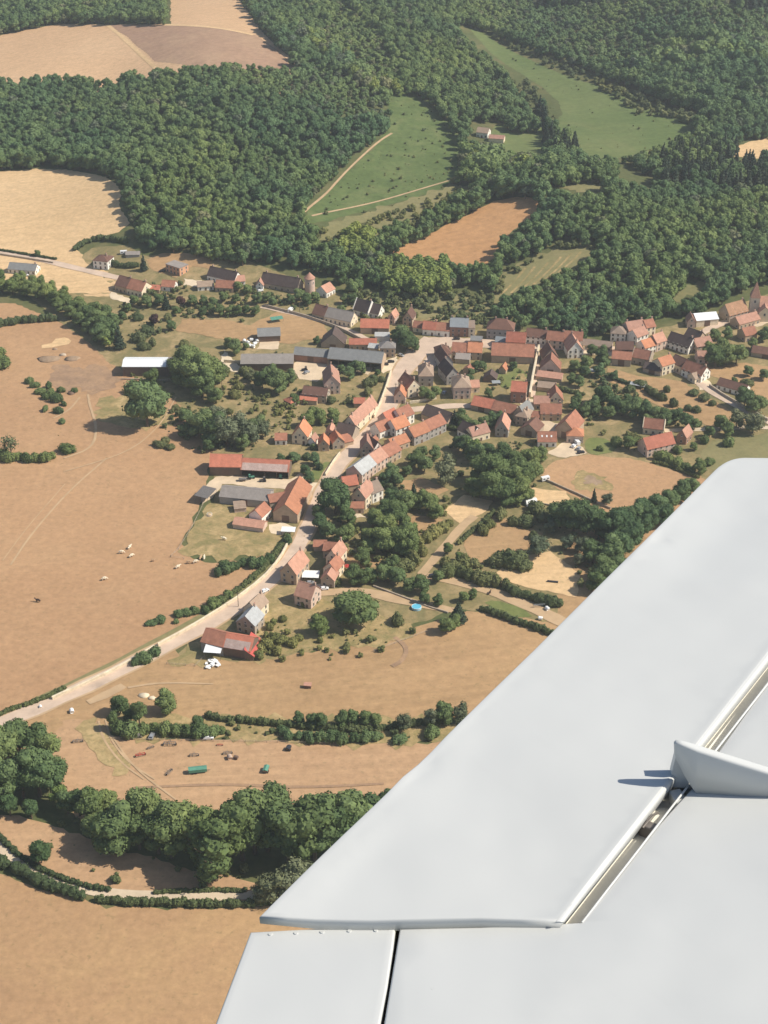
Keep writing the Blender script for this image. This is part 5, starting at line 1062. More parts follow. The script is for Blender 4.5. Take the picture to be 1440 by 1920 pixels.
bset('dark bush on the burnt pasture beside the bare hollow', 'bushes of the bare hollow', [(95,742,5),(86,748,4),(76,737,4),(106,753,5),(66,726,4),(55,718,4),(110,774,4),(117,793,3.5),(126,848,6),(85,770,3),(120,760,3),(92,728,4),(115,735,3.5),(140,735,3)])
bset('low bush in the hedge line crossing the left pasture', 'bushes of the left pasture hedge', [(0,858,6),(15,865,5),(32,862,5),(50,865,5),(66,864,5),(85,865,5),(98,858,4.5),(-15,860,6),(5,690,8),(-5,670,8)])
bset('shrub on the weedy bank below the dirt track', 'shrubs of the weedy bank', [(530,1205,4),(548,1210,4),(515,1200,4),(500,1215,5),(520,1225,4),(485,1235,4),(560,1200,3.5),(700,1150,3),(745,1170,5),(650,1215,3),(505,1180,3.5),(530,1165,3),(600,1205,3)], 'v')
bset('bush along the lower side of the hedgerow between the paddocks', 'bushes of the hedgerow', [(540,1385,3.5),(562,1384,3.6),(580,1388,4.5),(602,1390,5),(622,1388,4.5),(640,1392,5),(665,1390,5),(688,1387,4.6),(706,1386,4),(750,1391,4,1.3),(290,1370,4),(310,1374,5),(330,1376,5),(350,1378,5),(378,1380,6),(400,1376,5),(415,1374,3.6),(225,1372,6),(245,1378,6),(270,1375,6),(810,1380,5),(530,1375,4)])
bset('bush in the strip of gardens above the pool garden', 'bushes of the garden strip', [(785,1025,6),(800,1014,6),(815,1004,6),(775,1055,7),(760,1068,7),(740,1070,8),(792,1040,6),(830,995,5),(842,985,4),(835,1062,5),(850,1070,6),(865,1078,6),(880,1085,6),(895,1090,6),(912,1094,6),(930,1098,6),(948,1102,5),(870,1060,6),(888,1062,5),(935,1058,7),(955,1060,8),(975,1052,6),(985,1068,6),(905,1000,5),(918,988,5),(838,1080,7),(940,970,6),(962,985,5),(985,985,6),(1005,960,6),(1020,975,6),(1000,1010,4),(745,1168,5)], 'v')
bset('bush on the bank between the road wall and the pasture', 'bushes of the road bank', [(300,1166,3,1.6),(285,1170,2.5,1.5),(335,1155,4),(350,1152,3.5),(365,1150,3.5),(385,1148,4),(400,1138,5),(412,1130,4.5),(428,1120,4),(270,1240,5),(255,1246,4),(290,1228,4),(424,1072,6,1.2),(440,1065,4,1.3),(410,1078,4),(455,1060,4),(475,1062,5),(490,1060,5),(505,1052,5),(330,1168,2)])
bset('shrub in the dry gardens around the slate farm and the oak', 'shrubs of the dry gardens', [(300,838,4,1.5),(320,842,4),(270,655,6),(286,648,5),(262,640,6),(440,745,5),(450,730,4),(300,735,4,1.4),(345,650,5),(365,665,5),(420,700,5),(460,702,6),(540,865,3),(430,775,4),(330,770,4),(395,775,4),(235,585,4),(260,600,5),(275,625,5),(315,600,5),(310,830,4),(700,720,5),(690,725,5),(715,715,4),(620,755,4),(655,755,5),(690,740,5),(575,860,4),(600,880,4)], 'v')
bset('grey bush on the dry slope below the right hand cluster', 'bushes of the dry right slope', [(1290,770,4),(1306,772,4),(1320,750,4),(1240,750,5),(1225,742,5),(1262,762,5),(1335,760,4),(1200,725,5),(1180,735,5),(1215,735,5),(1400,725,5),(1300,740,4),(1250,735,4)], 'v')
bset('bush by the right paddock houses', 'bushes of the right paddock', [(1240,862,6),(1255,868,5),(1270,874,5),(1285,880,5),(1298,886,4),(1155,835,5),(1195,830,4),(1330,870,4),(1320,830,5),(1365,835,5),(1125,845,3),(1270,848,5)])

def hedge(label, px, wd, ht, leaf='leaf_hedge', ragged=.25):
    p = smooth_line(W2(px), 1); V = []; Fc = []; n0 = 0; o0 = np.array([*p[0], float(ground(*p[0]))]); L = []
    for a, b in zip(p, p[1:]):
        d = math.hypot(b[0]-a[0], b[1]-a[1]); n = max(1, int(d/(wd*.33)))
        for k in range(n):
            f = (k+random.uniform(0, .6))/n; x = a[0]+(b[0]-a[0])*f; y = a[1]+(b[1]-a[1])*f; s = random.uniform(1-ragged, 1+ragged)
            L.append(((x-o0[0]+random.uniform(-.2, .2)*wd, y-o0[1]+random.uniform(-.2, .2)*wd, float(ground(x, y))-o0[2]+ht*.42*s), (wd*.5*s, wd*.5*s, ht*.56*(s*.6+.4))))
    V, Fc = crown_geo(L, 60*len(L), .32, NT[0]+len(L), .9, .2)
    o = link('hedge', mesh('hedge', V, Fc, M[leaf])); o.location = o0
    return tag(o, label, 'hedge')
hedge('long dark clipped hedge in front of the white wing beside the pool garden', [(903,1143),(940,1158),(985,1174),(1035,1190),(1070,1203)], 3.2, 3.2)
hedge('thick dark hedge below the brown straw plot near the wing', [(958,1112),(985,1122),(1020,1132),(1055,1138)], 4.5, 4.5)
hedge('narrow dark hedge line between the two lower paddocks', [(385,1345),(420,1352),(480,1356),(540,1362),(620,1370),(700,1372),(760,1362),(840,1355)], 2.6, 3)
hedge('green hedge on the bank between the burnt pasture and the road wall', [(405,1140),(430,1120),(470,1090),(500,1062),(525,1030),(538,1006)], 2.6, 2.4)
hedge('ragged roadside hedge in the bottom left of the burnt pasture', [(-60,1370),(0,1340),(50,1322),(95,1306),(120,1292)], 2.2, 1.8)
hedge('hedge above the chalky track in the bottom field', [(-40,1530),(0,1572),(35,1605),(75,1632),(120,1650),(160,1664),(205,1670)], 2, 1.8)
hedge('ragged hedge below the chalky track', [(-40,1600),(0,1618),(30,1635),(70,1655),(115,1672),(160,1686)], 4, 4)
hedge('long straight hedge below the chalky track toward the wing', [(180,1690),(240,1696),(300,1696),(370,1699),(440,1699),(500,1697)], 2.6, 3)
hedge('low hedge above the end of the chalky track', [(290,1675),(350,1672),(410,1671),(460,1672)], 1.6, 1.4)
hedge('green hedge at the upper left pasture', [(-60,622),(0,612),(50,604),(105,602)], 4.2, 5)
hedge('dark hedge behind the straw field corner', [(140,470),(158,458),(180,450),(215,452),(240,455)], 3.6, 4)
hedge('tall dark hedge around the white villa garden', [(185,490),(215,500),(245,503),(262,500)], 3, 4)
hedge('dark hedge beside the far lane under the straw field', [(0,470),(30,475),(60,480),(105,487)], 1.6, 1.6)
hedge('dark garden hedge below the low pink roofed shed', [(1005,722),(1040,728),(1075,738),(1095,742)], 2.4, 2.4)
hedge('dark hedge around the gardens of the dry right slope', [(1140,705),(1160,715),(1190,725)], 2.2, 2.4)
hedge('hedge below the long red roofed house', [(1225,868),(1250,873),(1280,886),(1310,897)], 2, 1.8)
hedge('dark hedge in the gardens below the roadside row', [(700,905),(725,915),(750,925),(775,938)], 2.2, 2.2)
hedge('hedge bordering the mown garden plots', [(925,962),(905,985),(880,1003),(862,1020)], 2.2, 2.6)
hedge('green hedge beside the lower street below the fork', [(815,800),(850,805),(880,815)], 3, 3)

# ------------------------------------------------------------------ walls, fences, vehicles, animals, small things
def wall_line(label, px, wd, ht, mat, name='stone_wall', cat='wall'):
    p = smooth_line(W2(px), 1); b = MB(); ring = []
    for i, (x, y) in enumerate(p):
        a, c = p[max(0, i-1)], p[min(len(p)-1, i+1)]; dx, dy = c[0]-a[0], c[1]-a[1]; l = math.hypot(dx, dy) or 1
        ox, oy = -dy/l*wd/2, dx/l*wd/2; z = float(ground(x, y)); h = z+ht*(1+.05*math.sin(i*2.3))
        ring.append([(x+ox, y+oy, z-.5), (x-ox, y-oy, z-.5), (x-ox, y-oy, h-.12), (x, y, h), (x+ox, y+oy, h-.12)])
    V = [q for r in ring for q in r]; n = 5
    Fc = [(i*n+k, i*n+(k+1) % n, (i+1)*n+(k+1) % n, (i+1)*n+k) for i in range(len(ring)-1) for k in range(n)]+[tuple(reversed(range(n))), tuple(range((len(ring)-1)*n, len(ring)*n))]
    return tag(link(name, mesh(name, V, Fc, M[mat])), label, cat)
wall_line('long pale stone wall along the upper side of the road from the field to the bend', [(98,1312),(160,1284),(215,1258),(290,1215)], .9, 1.8, 'wall_road')
wall_line('second stretch of pale stone wall along the road past the gateway', [(296,1212),(360,1177),(430,1134),(490,1090),(525,1050),(541,1018)], .9, 1.8, 'wall_road')
wall_line('pale garden wall along the main street below the square', [(701,785),(712,762),(722,735),(733,700)], .8, 2.4, 'wall_road')
wall_line('pale wall between the farm garden and the street', [(610,893),(622,872),(637,852)], .7, 1.8, 'wall_road')
wall_line('sunlit tall wall of the walled lane beside the russet barn', [(993,745),(998,715),(1003,690),(1010,655)], 1.2, 3.4, 'wall_road')
wall_line('old stone wall along the upper lane', [(495,575),(540,586),(590,600),(640,619),(690,645)], .7, 2, 'wall_old')
wall_line('long low wall beside the far lane at the picture edge', [(-20,475),(40,484),(100,494)], .7, 1.4, 'wall_old')
wall_line('cream end wall of the garden at the village fork', [(768,757),(790,754),(818,748)], .5, 1.8, 'wall_road')
wall_line('dark wall beside the right hand lane', [(1330,725),(1360,745),(1400,768),(1440,790)], .8, 1.8, 'wall_old')
wall_line('stone wall along the top of the right paddock', [(1020,900),(1070,922),(1120,945),(1145,955)], .6, 1.3, 'wall_old')
wall_line('stone wall below the straw plot of the right paddock', [(995,942),(1040,950),(1085,965)], .6, 1.1, 'wall_old')
wall_line('wall along the front of the wood edge street gardens', [(1120,668),(1146,686)], .5, 1.6, 'wall_road')
wall_line('low wall between the lower gardens and the pool garden', [(700,1100),(760,1122),(800,1138),(840,1150)], .6, 1, 'wall_old')
wall_line('farm wall left of the slate farm shed', [(420,680),(452,682)], .6, 2.2, 'wall_road')
wall_line('low wall at the foot of the white roofed cattle shed', [(228,712),(300,714),(345,712)], .5, 1.1, 'wall_old')
def fence(label, px, ht=1.2, gap=4):
    p = W2(px); b = MB(); ls = []
    for a, c in zip(p, p[1:]):
        n = max(1, int(math.hypot(c[0]-a[0], c[1]-a[1])/gap)); ls += [(a[0]+(c[0]-a[0])*k/n, a[1]+(c[1]-a[1])*k/n) for k in range(n)]
    ls.append(p[-1])
    for x, y in ls:
        z = float(ground(x, y)); b.box(x-.09, x+.09, y-.09, y+.09, z-.3, z+ht)
    for hh in (.55, 1.0):
        for (x0, y0), (x1, y1) in zip(ls, ls[1:]): b.tube([(x0, y0, float(ground(x0, y0))+ht*hh-.05), (x1, y1, float(ground(x1, y1))+ht*hh-.05)], [.05, .05], 4)
    return tag(b.build('fence', M['wall_old']), label, 'fence')
fence('post and rail fence between the burnt pasture and the cattle pen', [(388,933),(360,990),(335,1030),(320,1045)])
fence('low fence at the end of the cattle pen', [(320,1045),(345,1049)])
fence('fence below the weedy yard of the lowest farm', [(312,1246),(366,1250),(384,1232)])
fence('fence along the top of the dirt paddock', [(205,1386),(280,1389),(400,1391),(520,1393),(640,1398)])
fence('field fence under the mown plots by the pool garden', [(700,1222),(760,1200),(800,1185)], 1.1, 5)

# --- vehicles
def car_parts(L, Wd, H, van=False):
    b = MB(); hl, hw = L/2, Wd/2
    prof = [(-hl,.35),(hl,.35),(hl,.75),(hl-.25,.95),(hl*.45,1.0),(hl*.12,H),(-hl*.62,H),(-hl*.95,1.0),(-hl,.9)] if not van else [(-hl,.35),(hl,.35),(hl,.95),(hl-.5,1.15),(hl-1.15,H),(-hl+.1,H),(-hl,H-.2)]
    n = len(prof); V = []
    for y, k in ((-hw,1),(-hw*.55,1),(hw*.55,1),(hw,1)):
        for x, z in prof: V.append((x, y if z <= 1.01 or van else y*.84, z))
    Fc = [(i*n+k, (i+1)*n+k, (i+1)*n+(k+1) % n, i*n+(k+1) % n) for i in range(3) for k in range(n)]+[tuple(range(n)), tuple(reversed(range(3*n, 4*n)))]
    b.add(V, Fc); body = b.mesh('car_body', [M['carwhite']])
    g = MB()
    if not van:
        for s in (-1, 1): g.add([(hl*.38, s*hw*.93, 1.05), (hl*.12, s*hw*.87, H-.08), (-hl*.58, s*hw*.87, H-.08), (-hl*.82, s*hw*.93, 1.05)], [(0,1,2,3)])
        g.add([(hl*.44, -hw*.8, 1.03), (hl*.44, hw*.8, 1.03), (hl*.15, hw*.72, H-.05), (hl*.15, -hw*.72, H-.05)], [(0,1,2,3)]); g.V = [(x+.02*(1 if abs(y) < hw*.81 and x > 0 else 0), y*1.02, z) for x, y, z in g.V]
        g.add([(-hl*.93, -hw*.75, 1.04), (-hl*.93, hw*.75, 1.04), (-hl*.66, hw*.7, H-.06), (-hl*.66, -hw*.7, H-.06)], [(3,2,1,0)])
    else:
        g.add([(hl-.52, -hw*.85, 1.2), (hl-.52, hw*.85, 1.2), (hl-1.1, hw*.8, H-.1), (hl-1.1, -hw*.8, H-.1)], [(0,1,2,3)])
        for s in (-1, 1): g.add([(hl-.75, s*(hw+.01), 1.2), (hl-1.2, s*(hw+.01), H-.25), (hl-1.9, s*(hw+.01), H-.25), (hl-1.9, s*(hw+.01), 1.2)], [(0,1,2,3)])
        g.V = [(x+.03, y, z+.03) for x, y, z in g.V]
    glass = g.mesh('car_windows', M['glass'])
    wh = MB().tube([(0,-.11,0),(0,.11,0)], [.33,.33], 14).mesh('wheel', M['rubber']); return body, glass, wh, L, Wd
CARP, VANP = car_parts(4.2, 1.75, 1.48), car_parts(5.4, 2.0, 2.3, True)
def car(label, u, v, deg, paint, kind=CARP, cat='car', group='parked vehicles'):
    body, glass, wh, L, Wd = kind; x, y, z = pt(u, v); t = tag(empty('van' if kind is VANP else 'parked_car', (x, y, z+.2), R(deg)), label, cat, group)
    bo = link('body', body, t); bo.material_slots[0].link = 'OBJECT'; bo.material_slots[0].material = M[paint]
    link('windows', glass, t)
    for sx in (-.31, .31):
        for sy in (-.5, .5):
            q = link('wheel', wh, t); q.location = (L*sx, Wd*sy*.93, .33)
    return t
car('white van parked along the top of the dirt paddock', 256, 1381, 178, 'carwhite', VANP, 'van')
car('silver car beside the white van in the dirt paddock', 285, 1383, 80, 'carsilver')
car('white pickup car at the hedgerow edge of the dirt paddock', 391, 1386, 5, 'carwhite')
car('dark car next to the white pickup in the dirt paddock', 374, 1386, 0, 'cardark')
car('white car parked on the road below the bend', 497, 1110, 42, 'carwhite')
car('black car parked at the top of the square', 856, 637, 5, 'cardark')
car('black car beside the corner of the slate farm range', 722, 685, 4, 'cardark')
car('second black car beside the corner of the slate farm range', 733, 680, 8, 'cardark')
car('white car at the end of the long dark farmhouse', 488, 547, 30, 'carwhite')
car('white van at the old wall of the upper lane', 545, 584, 70, 'carwhite', VANP, 'van')
car('white car in the yard below the huge dark barn', 1076, 838, 60, 'carwhite')
car('silver car in the yard below the huge dark barn', 1085, 843, 70, 'carsilver')
car('dark car in the yard below the huge dark barn', 1089, 850, 20, 'cardark')
car('white van in the yard below the huge dark barn', 1081, 832, 110, 'carwhite', VANP, 'van')
car('dark car between the two right paddock houses', 1226, 819, 10, 'cardark')
car('silver car under the terrace below the square', 833, 738, 70, 'carsilver')
car('dark car behind the pool garden beside the path', 812, 1082, 15, 'cardark')
car('silver car in front of the stepped row', 582, 1095, 5, 'carsilver')
car('white car in front of the stepped row', 608, 1106, 8, 'carwhite')
car('silver car in the slate farm yard', 575, 700, 50, 'carsilver')
car('dark car by the peach cube house', 305, 510, 0, 'cardark')
car('white car in front of the long white bungalow', 48, 518, 10, 'carwhite')
car('silver car on the square beside the trees', 752, 668, -40, 'carsilver')
car('white car in the courtyard below the church', 1418, 590, 20, 'carwhite')

# --- cattle and a dark pony: one skinned body each
def skinned(name, pts, edges, rad, mat):
    me = bpy.data.meshes.new(name); me.from_pydata(pts, edges, []); o = link(name, me)
    o.modifiers.new('skin', 'SKIN'); sv = me.skin_vertices[0].data
    for i, r_ in enumerate(rad): sv[i].radius = r_ if isinstance(r_, tuple) else (r_, r_)
    sv[0].use_root = True
    s = o.modifiers.new('sub', 'SUBSURF'); s.levels = 1; s.render_levels = 1
    dg = bpy.context.evaluated_depsgraph_get(); m2 = bpy.data.meshes.new_from_object(o.evaluated_get(dg)); bpy.data.objects.remove(o)
    m2.name = name; m2.materials.clear(); m2.materials.append(mat); return m2
def beast(name, mat, head_z, head_x, leg):
    P = [(0,0,1.05),(.55,0,1.08),(-.6,0,1.08),(.95,0,1.2),(head_x,0,head_z),(head_x+.32,0,head_z-.22),
         (.62,.24,.6),(.6,.25,.05),(.62,-.24,.6),(.64,-.25,.05),(-.68,.24,.65),(-.62,.25,.35),(-.66,.25,.05),(-.68,-.24,.65),(-.6,-.25,.35),(-.7,-.25,.05),(-.98,0,1.0),(-1.04,0,.55),(head_x-.05,.2,head_z+.1),(head_x-.05,-.2,head_z+.1)]
    E = [(0,1),(0,2),(1,3),(3,4),(4,5),(1,6),(6,7),(1,8),(8,9),(2,10),(10,11),(11,12),(2,13),(13,14),(14,15),(2,16),(16,17),(4,18),(4,19)]
    Rr = [.40,.36,.36,.24,.17,.11,.13,.07,.13,.07,.15,.08,.07,.15,.08,.07,.06,.03,.05,.05]
    return skinned(name, P, E, Rr, mat)
COWG = beast('cow_grazing', M['cow'], .55, 1.35, 1); COWS = beast('cow_standing', M['cow'], 1.35, 1.35, 1); CALF = beast('calf', M['cowtan'], 1.3, 1.3, 1); PONY = beast('pony', M['horse'], 1.75, 1.3, 1)
def animal(label, me, u, v, deg, s=1.25, name='cow', cat='cow', group='cattle on the burnt pasture'):
    x, y, z = pt(u, v); o = link(name, me); o.location = (x, y, z+.1); o.rotation_euler = (0, 0, R(deg)); o.scale = (s, s, s); return tag(o, label, cat, group)
animal('cream cow grazing alone in the middle of the burnt pasture', COWG, 195, 1088, 20)
animal('cream cow at the left of the three grazing together', COWG, 227, 1038, 5)
animal('cream cow at the top of the three grazing together', COWS, 243, 1029, 60)
animal('cream cow at the bottom of the three grazing together', COWG, 246, 1045, 40)
animal('fawn calf alone between the three cows and the herd', CALF, 287, 1053, 15, .95)
animal('cream cow at the left end of the herd near the pen fence', COWS, 333, 1066, 35)
animal('fawn cow second from the left in the herd near the pen fence', CALF, 354, 1057, 10)
animal('cream cow in the middle of the herd near the pen fence', COWG, 366, 1056, 25)
animal('fawn cow at the top of the herd near the pen fence', CALF, 376, 1049, 70)
animal('cream cow at the right end of the herd near the pen fence', COWS, 383, 1049, 90)
animal('pale cow standing in the dusty pen below the pink building', COWS, 421, 1013, 170)
animal('dark brown pony standing far left on the burnt pasture', PONY, 72, 1129, 170, 1.2, 'pony', 'pony', None)
animal('black pony in the path field above the clipped hedge', PONY, 918, 1114, 60, 1.0, 'pony', 'pony', None)

# --- trailers, farm gear and other small things
def at(name, label, cat, u, v, deg=0, group=None):
    x, y, z = pt(u, v); return tag(empty(name, (x, y, z+.08), R(deg)), label, cat, group)
WHEEL = MB().tube([(0,-.13,0),(0,.13,0)], [.42,.42], 14).mesh('trailer_wheel', M['rubber'])
def trailer(label, u, v, deg, L, Wd, H, mat, top=None):
    t = at('trailer', label, 'trailer', u, v, deg, 'farm trailers'); MB().box(-L/2, L/2, -Wd/2, Wd/2, .75, H).build('body', M[mat], t)
    MB().prism([(-Wd/2-.06, H+.005), (Wd/2+.06, H+.005), (0, H+.45)], -L/2-.06, L/2+.06, 'x').build('cover', M[top or mat], t)
    MB().tube([(L/2, .35, .7), (L/2+1.4, 0, .6)], [.07, .07], 5).tube([(L/2, -.35, .7), (L/2+1.4, 0, .6)], [.07, .07], 5).build('drawbar', M['steel'], t)
    for sx in (-.28, -.1):
        for sy in (-.5, .5): q = link('wheel', WHEEL, t); q.location = (L*sx, Wd*sy, .42)
    return t
trailer('long green covered trailer standing in the dirt paddock', 371, 1448, 9, 7.2, 2.4, 2.1, 'green')
trailer('small dark grey trailer at the lower right of the dirt paddock', 499, 1446, 80, 3.4, 2.0, 1.6, 'steel', 'green')
trailer('dark trailer at the top right of the dirt paddock', 541, 1406, 70, 2.2, 1.8, 1.4, 'cardark')
def implement(label, u, v, deg, s=1.0, mat='steel'):
    t = at('farm_implement', label, 'farm implement', u, v, deg, 'farm machinery in the dirt paddock'); t.scale = (s, s, s)
    b = MB(); b.box(-2, 2, -.1, .1, .8, .95); b.box(-2, 2, .9, 1.1, .8, .95); b.box(-1.9, -1.7, .1, .9, .8, .92); b.box(1.7, 1.9, .1, .9, .8, .92); b.box(-.1, .1, .1, .9, .8, .92)
    b.build('beam', M[mat], t); b = MB()
    for i in range(7): b.tube([(-1.8+.6*i, 0, .8), (-1.8+.6*i, -.35, .4), (-1.8+.6*i, -.1, .02)], [.06, .06, .04], 5); b.tube([(-1.6+.55*i, 1, .8), (-1.6+.55*i, .7, .02)], [.06, .04], 5)
    b.build('tines', M['steel'], t)
    MB().tube([(0, 1.1, .9), (0, 2.4, .7)], [.08, .06], 5).tube([(-.5, 1.1, .85), (0, 2.0, 1.5), (.5, 1.1, .85)], [.06, .06, .06], 5).build('hitch', M[mat], t)
    for sx in (-2.1, 2.1): q = link('wheel', WHEEL, t); q.location = (sx, .5, .42); q.rotation_euler = (0, 0, math.pi/2)
implement('rusty red implement left of the white van tracks in the paddock', 264, 1419, 20, 1.0, 'carred')
implement('dark implement below the rusty red one, near the green trailer', 319, 1450, 60, .9)
implement('long grey harrow between the green trailer and the pickup', 364, 1419, 5, .9)
implement('wide dark harrow under the silver car', 318, 1399, 0, 1.25)
implement('small dark implement below the silver car', 283, 1404, 30, .7)
implement('dark implement at the left side of the dirt paddock', 146, 1393, 10, 1.0)
implement('upper implement of the pair right of the paddock centre', 427, 1415, 10, .9)
implement('small rusty implement under the dark hedge in the paddock', 412, 1399, 0, .6, 'carred')
def bale(label, u, v, s=1, deg=0, n=1, mat='plastic', grp='wrapped bales and white tubs'):
    x, y, z = pt(u, v); b = MB(); b.tube([(0,-.6*s,.6*s),(0,-.55*s,.62*s),(0,.55*s,.62*s),(0,.6*s,.6*s)], [.5*s,.62*s,.62*s,.5*s], 14)
    o = b.build('wrapped_bale', M[mat]); o.location = (x, y, z+.05); o.rotation_euler = (0, 0, R(deg)); return tag(o, label, 'bale', grp)
bale('lower round bale of the machinery pair right of the paddock centre', 431, 1423, 1.6, 20, 1, 'chim')
bale('brown round bale at the right of the machinery pair', 443, 1423, 1.3, 70, 1, 'doorwood')
bale('white wrapped bale near the goal frame by the wing', 1026, 1144, 1.5, 30)
bale('white wrapped bale below the goal frame by the wing', 1013, 1162, 1.4, 80)
bale('white stone like bale at the road junction on the verge', 135, 1336, 1.5, 20)
bale('small white bale beside the road wall end', 76, 1327, 1.0, 20)
for i, (u, v) in enumerate([(458,642),(465,645),(472,640),(478,647),(468,651),(482,642),(475,652)]): bale('white wrapped silage bale heaped beside the dark timber shed', u, v, 1.7, 40*i, 1, 'plastic', 'silage bales by the timber shed')
def feeder(label, u, v):
    t = at('hay_feeder', label, 'feeder', u, v); b = MB()
    for k in range(14): a = 2*math.pi*k/14; b.tube([(1.3*math.cos(a), 1.3*math.sin(a), 0), (1.3*math.cos(a), 1.3*math.sin(a), 1.3)], [.04,.04], 4)
    for zz in (.25, .8, 1.3): b.tube([(1.3*math.cos(R(20*k)), 1.3*math.sin(R(20*k)), zz) for k in range(19)], [.05]*19, 4)
    b.build('frame', M['plastic'], t); MB().tube([(0,0,.05),(0,0,.7),(0,0,1.1)], [1.15,1.1,.6], 12).build('hay', M['straw'], t)
feeder('round white cattle feeder in the dusty pen', 393, 967)
t = at('hut', 'small brown field hut with pale roof in the middle meadow', 'hut', 577, 1289, -8)
MB().box(-1.5, 1.5, -.9, .9, 0, 1.5).build('wall', M['doorwood'], t); MB().prism([(-1.1,1.45),(1.1,1.8),(1.1,1.9),(-1.1,1.55)], -1.7, 1.7, 'x').build('roof', M['pink'], t)
t = at('water_trough', 'long dark trough in the straw plot near the wing', 'trough', 1036, 1092, -10)
MB().box(-2.6, 2.6, -.5, .5, .1, .7).build('basin', M['cardark'], t)
for sx in (-2, 2): MB().box(sx-.1, sx+.1, -.4, .4, -.1, .1).build('leg', M['steel'], t)
t = at('swimming_pool', 'round blue above ground pool in the garden under the lower village', 'pool', 781, 1141)
MB().cyl(0, 0, -.2, 1.1, 2.3, 2.3, 28).build('side', M['poolside'], t); MB().cyl(0, 0, 1.101, 1.13, 2.15, 2.15, 28).build('water', M['blue'], t)
MB().tube([(2.28*math.cos(R(15*k)), 2.28*math.sin(R(15*k)), 1.13) for k in range(25)], [.09]*25, 5).build('rim', M['plastic'], t)
t = at('goal_frame', 'pale blue football goal in the field beside the wing', 'goal', 1011, 1140, 5)
MB().tube([(-2.6,0,0),(-2.6,0,2.1),(2.6,0,2.1),(2.6,0,0)], [.09]*4, 6).tube([(-2.6,0,2.1),(-2.6,1.6,0),(2.6,1.6,0),(2.6,0,2.1)], [.06]*4, 5).build('frame', M['bluegrey'], t)
b = MB()
for k in range(9): b.tube([(-2.6+.65*k,0.02,2.1),(-2.6+.65*k,1.6,.02)], [.03,.03], 3)
for k in range(1, 6): b.tube([(-2.6,1.6*k/6,2.1*(1-k/6)),(2.6,1.6*k/6,2.1*(1-k/6))], [.03,.03], 3)
b.build('net', M['bluegrey'], t)
def caravan(label, u, v, deg, L=4.6):
    t = at('caravan', label, 'caravan', u, v, deg, 'white caravans'); hl = L/2
    MB().prism([(-1.05,.45),(1.05,.45),(1.08,1.6),(.95,2.35),(-.95,2.35),(-1.08,1.6)], -hl, hl, 'x').build('body', M['carwhite'], t)
    for sx in (-.25, .25): put(MB().box(-.55, .55, -.02, .02, -.3, .3).mesh('pane', M['glass']), 'window', t, (L*sx, -1.09, 1.55))
    for sy in (-1, 1): q = link('wheel', WHEEL, t); q.location = (0, sy*.98, .42)
caravan('white caravan at the corner of the right paddock', 1022, 901, 25); caravan('white caravan in the villa garden by the far lane', 232, 476, 10)
t = at('polytunnel', 'white polytunnel in the garden under the dark grove', 'greenhouse', 995, 944, 12)
MB().prism([(3*math.cos(R(a)), 2.8*math.sin(R(a))) for a in range(0, 181, 18)], -3, 3, 'x').build('cover', M['plastic'], t); MB().box(3.005, 3.05, -.7, .7, 0, 1.9).build('door', M['bluegrey'], t)
bale('small white tank beside the white polytunnel', 981, 938, 1.8, 0, 1, 'plastic')
def awning(label, u, v, deg, L, Wd, H, mat, name='awning'):
    t = at(name, label, 'awning', u, v, deg); MB().prism([(-Wd/2, H-.25), (Wd/2, H+.25), (Wd/2, H+.33), (-Wd/2, H-.17)], -L/2, L/2, 'x').build('canopy', M[mat], t)
    for sx in (-1, 1):
        for sy in (-1, 1): MB().cyl(sx*(L/2-.2), sy*(Wd/2-.2), 0, H-.27+(.4 if sy > 0 else 0), .07, .07, 6).build('post', M['steel'], t)
awning('white flat awning beside the road at the white gabled house', 541, 1001, -5, 7, 4, 2.6, 'plastic'); awning('white awning beside the pink roofed house on the bend', 583, 1086, -4, 8, 5.5, 2.8, 'plastic')
awning('white canopy roof in front of the lowest red barn', 401, 1230, -6, 7.6, 6.5, 4.2, 'whiteroof'); awning('green tin shelter in the upper meadow by the lane', 519, 603, 20, 8, 4, 2.4, 'green')
awning('dark slatted shelter roof at the left end of the farmyard', 386, 936, 70, 11, 7.5, 4.2, 'steel'); awning('pale blue tarpaulin shelter in the terrace gardens', 930, 722, 5, 5, 3, 2, 'bluegrey')
awning('pale blue roofed lean-to below the bright pink house gardens', 1118, 702, -15, 8, 3.4, 2.2, 'bluegrey'); awning('pale grey lean-to roof among the right hand allotments', 1195, 727, -25, 9, 3, 2.2, 'metal')
t = at('rubble_heap', 'heap of white sheets and rubble in front of the lowest farm', 'rubble', 399, 1246)
for k in range(22):
    a, r_ = random.uniform(0, 6.28), random.uniform(.3, 4.0); q = put(MB().box(-.9, .9, -.6, .6, 0, .18).mesh('sheet', M['plastic']), 'sheet', t, (r_*math.cos(a), r_*math.sin(a),   .06+.05*k), random.uniform(0, 6.3), random.uniform(-.12, .12))
def parasol(label, u, v, mat):
    t = at('parasol', label, 'parasol', u, v); MB().cyl(0, 0, 0, 2.5, .04, .04, 6).build('pole', M['steel'], t); MB().cyl(0, 0, 2.1, 2.75, 1.6, .05, 10).build('canopy', M[mat], t)
parasol('red parasol beside the stepped row of pink roofs', 651, 1068, 'carred')
def pole(label, u, v, h=8.5):
    t = at('utility_pole', label, 'utility pole', u, v); MB().cyl(0, 0, -.5, h, .17, .11, 8).build('post', M['bark'], t); MB().box(-.9, .9, -.07, .07, h-.7, h-.55).build('crossarm', M['bark'], t)
pole('utility pole beside the right hand lane', 1407, 768, 10); pole('utility pole in the trees left of the slate farm', 417, 740, 12); pole('utility pole on the upper lane by the wood', 562, 590, 9); pole('utility pole beside the road at the lowest farm', 447, 1138, 8); pole('utility pole at the village fork', 742, 742, 8)
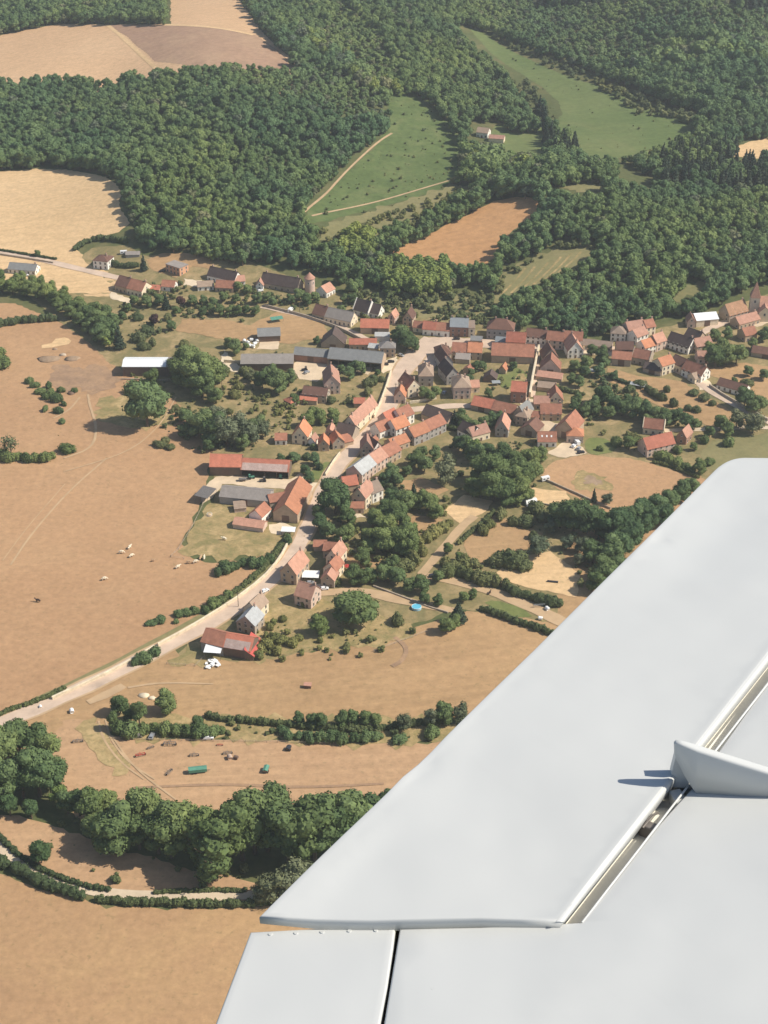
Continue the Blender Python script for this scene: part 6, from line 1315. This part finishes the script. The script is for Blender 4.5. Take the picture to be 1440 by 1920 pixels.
def heap(label, u, v, r_, h, mat, name='spoil_heap', cat='heap'):
    V, Fc = ICO2; x, y, z = pt(u, v); g = np.random.default_rng(int(u)); o = link(name, mesh(name, V*np.array([r_, r_*.7, h])*(1+g.normal(0, .1, len(V)))[:, None], Fc, M[mat], None, True)); o.location = (x, y, z); return tag(o, label, cat)
heap('brown heap in the bare hollow of the left pasture', 103, 655, 1.8, 1.0, 'earth'); heap('grey stone heap in the bare hollow', 118, 666, 2.2, 1.2, 'wall_old')
heap('long dark manure heap in the bare hollow', 92, 674, 7, 1.2, 'earth'); heap('second dark manure heap in the bare hollow', 136, 673, 5, 1.2, 'earth')
heap('pale rubble heap at the corner of the meadow thicket', 270, 1305, 2.5, 1.2, 'wall_road'); heap('pale stone heap on the meadow by the thicket', 285, 1310, 1.8, 1, 'wall_road')
heap('dark log pile at the foot of the bare hollow bushes', 133, 739, 2.2, 1.4, 'doorwood')
def tractor(label, u, v, deg, mat):
    t = at('tractor', label, 'tractor', u, v, deg, 'farm tractors'); MB().box(.1, 2.1, -.45, .45, .7, 1.45).build('bonnet', M[mat], t)
    MB().box(-1.2, .05, -.7, .7, 1.0, 1.3).box(-1.0, 0, -.6, .6, 2.55, 2.7).box(-1.0, -.92, -.6, .6, 1.31, 2.54).box(-.08, 0, -.6, -.52, 1.31, 2.54).box(-.08, 0, .52, .6, 1.31, 2.54).build('cab', M[mat], t)
    big = MB().tube([(0,-.22,0),(0,.22,0)], [.8,.8], 16).mesh('rear_wheel', M['rubber']); sm = MB().tube([(0,-.15,0),(0,.15,0)], [.5,.5], 14).mesh('front_wheel', M['rubber'])
    for s in (-1, 1): link('wheel', big, t).location = (-.6, s*.92, .8); link('wheel', sm, t).location = (1.6, s*.75, .5)
tractor('green tractor in front of the double hay barn', 470, 898, 20, 'green'); tractor('dark tractor in the lower farmyard by the hay barn', 494, 903, 190, 'steel'); tractor('green tractor at the right end of the hay barn front', 527, 897, 80, 'green'); tractor('dark tractor in the slate farm yard', 572, 695, 200, 'cardark')
trailer('grey farm trailer in front of the hay barn doors', 455, 902, 5, 4, 2, 1.5, 'steel')

# ------------------------------------------------------------------ summer haze in the air
hm = bpy.data.materials.new('haze'); hm.use_nodes = True; hn = hm.node_tree; hn.nodes.remove(hn.nodes['Principled BSDF'])
pv = hn.nodes.new('ShaderNodeVolumePrincipled'); pv.inputs['Color'].default_value = (0.92, 0.97, 0.99, 1); pv.inputs['Density'].default_value = 0.00010; pv.inputs['Anisotropy'].default_value = 0.2
hn.links.new(pv.outputs[0], [n for n in hn.nodes if n.type == 'OUTPUT_MATERIAL'][0].inputs['Volume'])
hb = MB().box(-9400, 9400, -3400, 24400, -6, CAMH+6).build('haze', hm); tag(hb, kind='stuff')
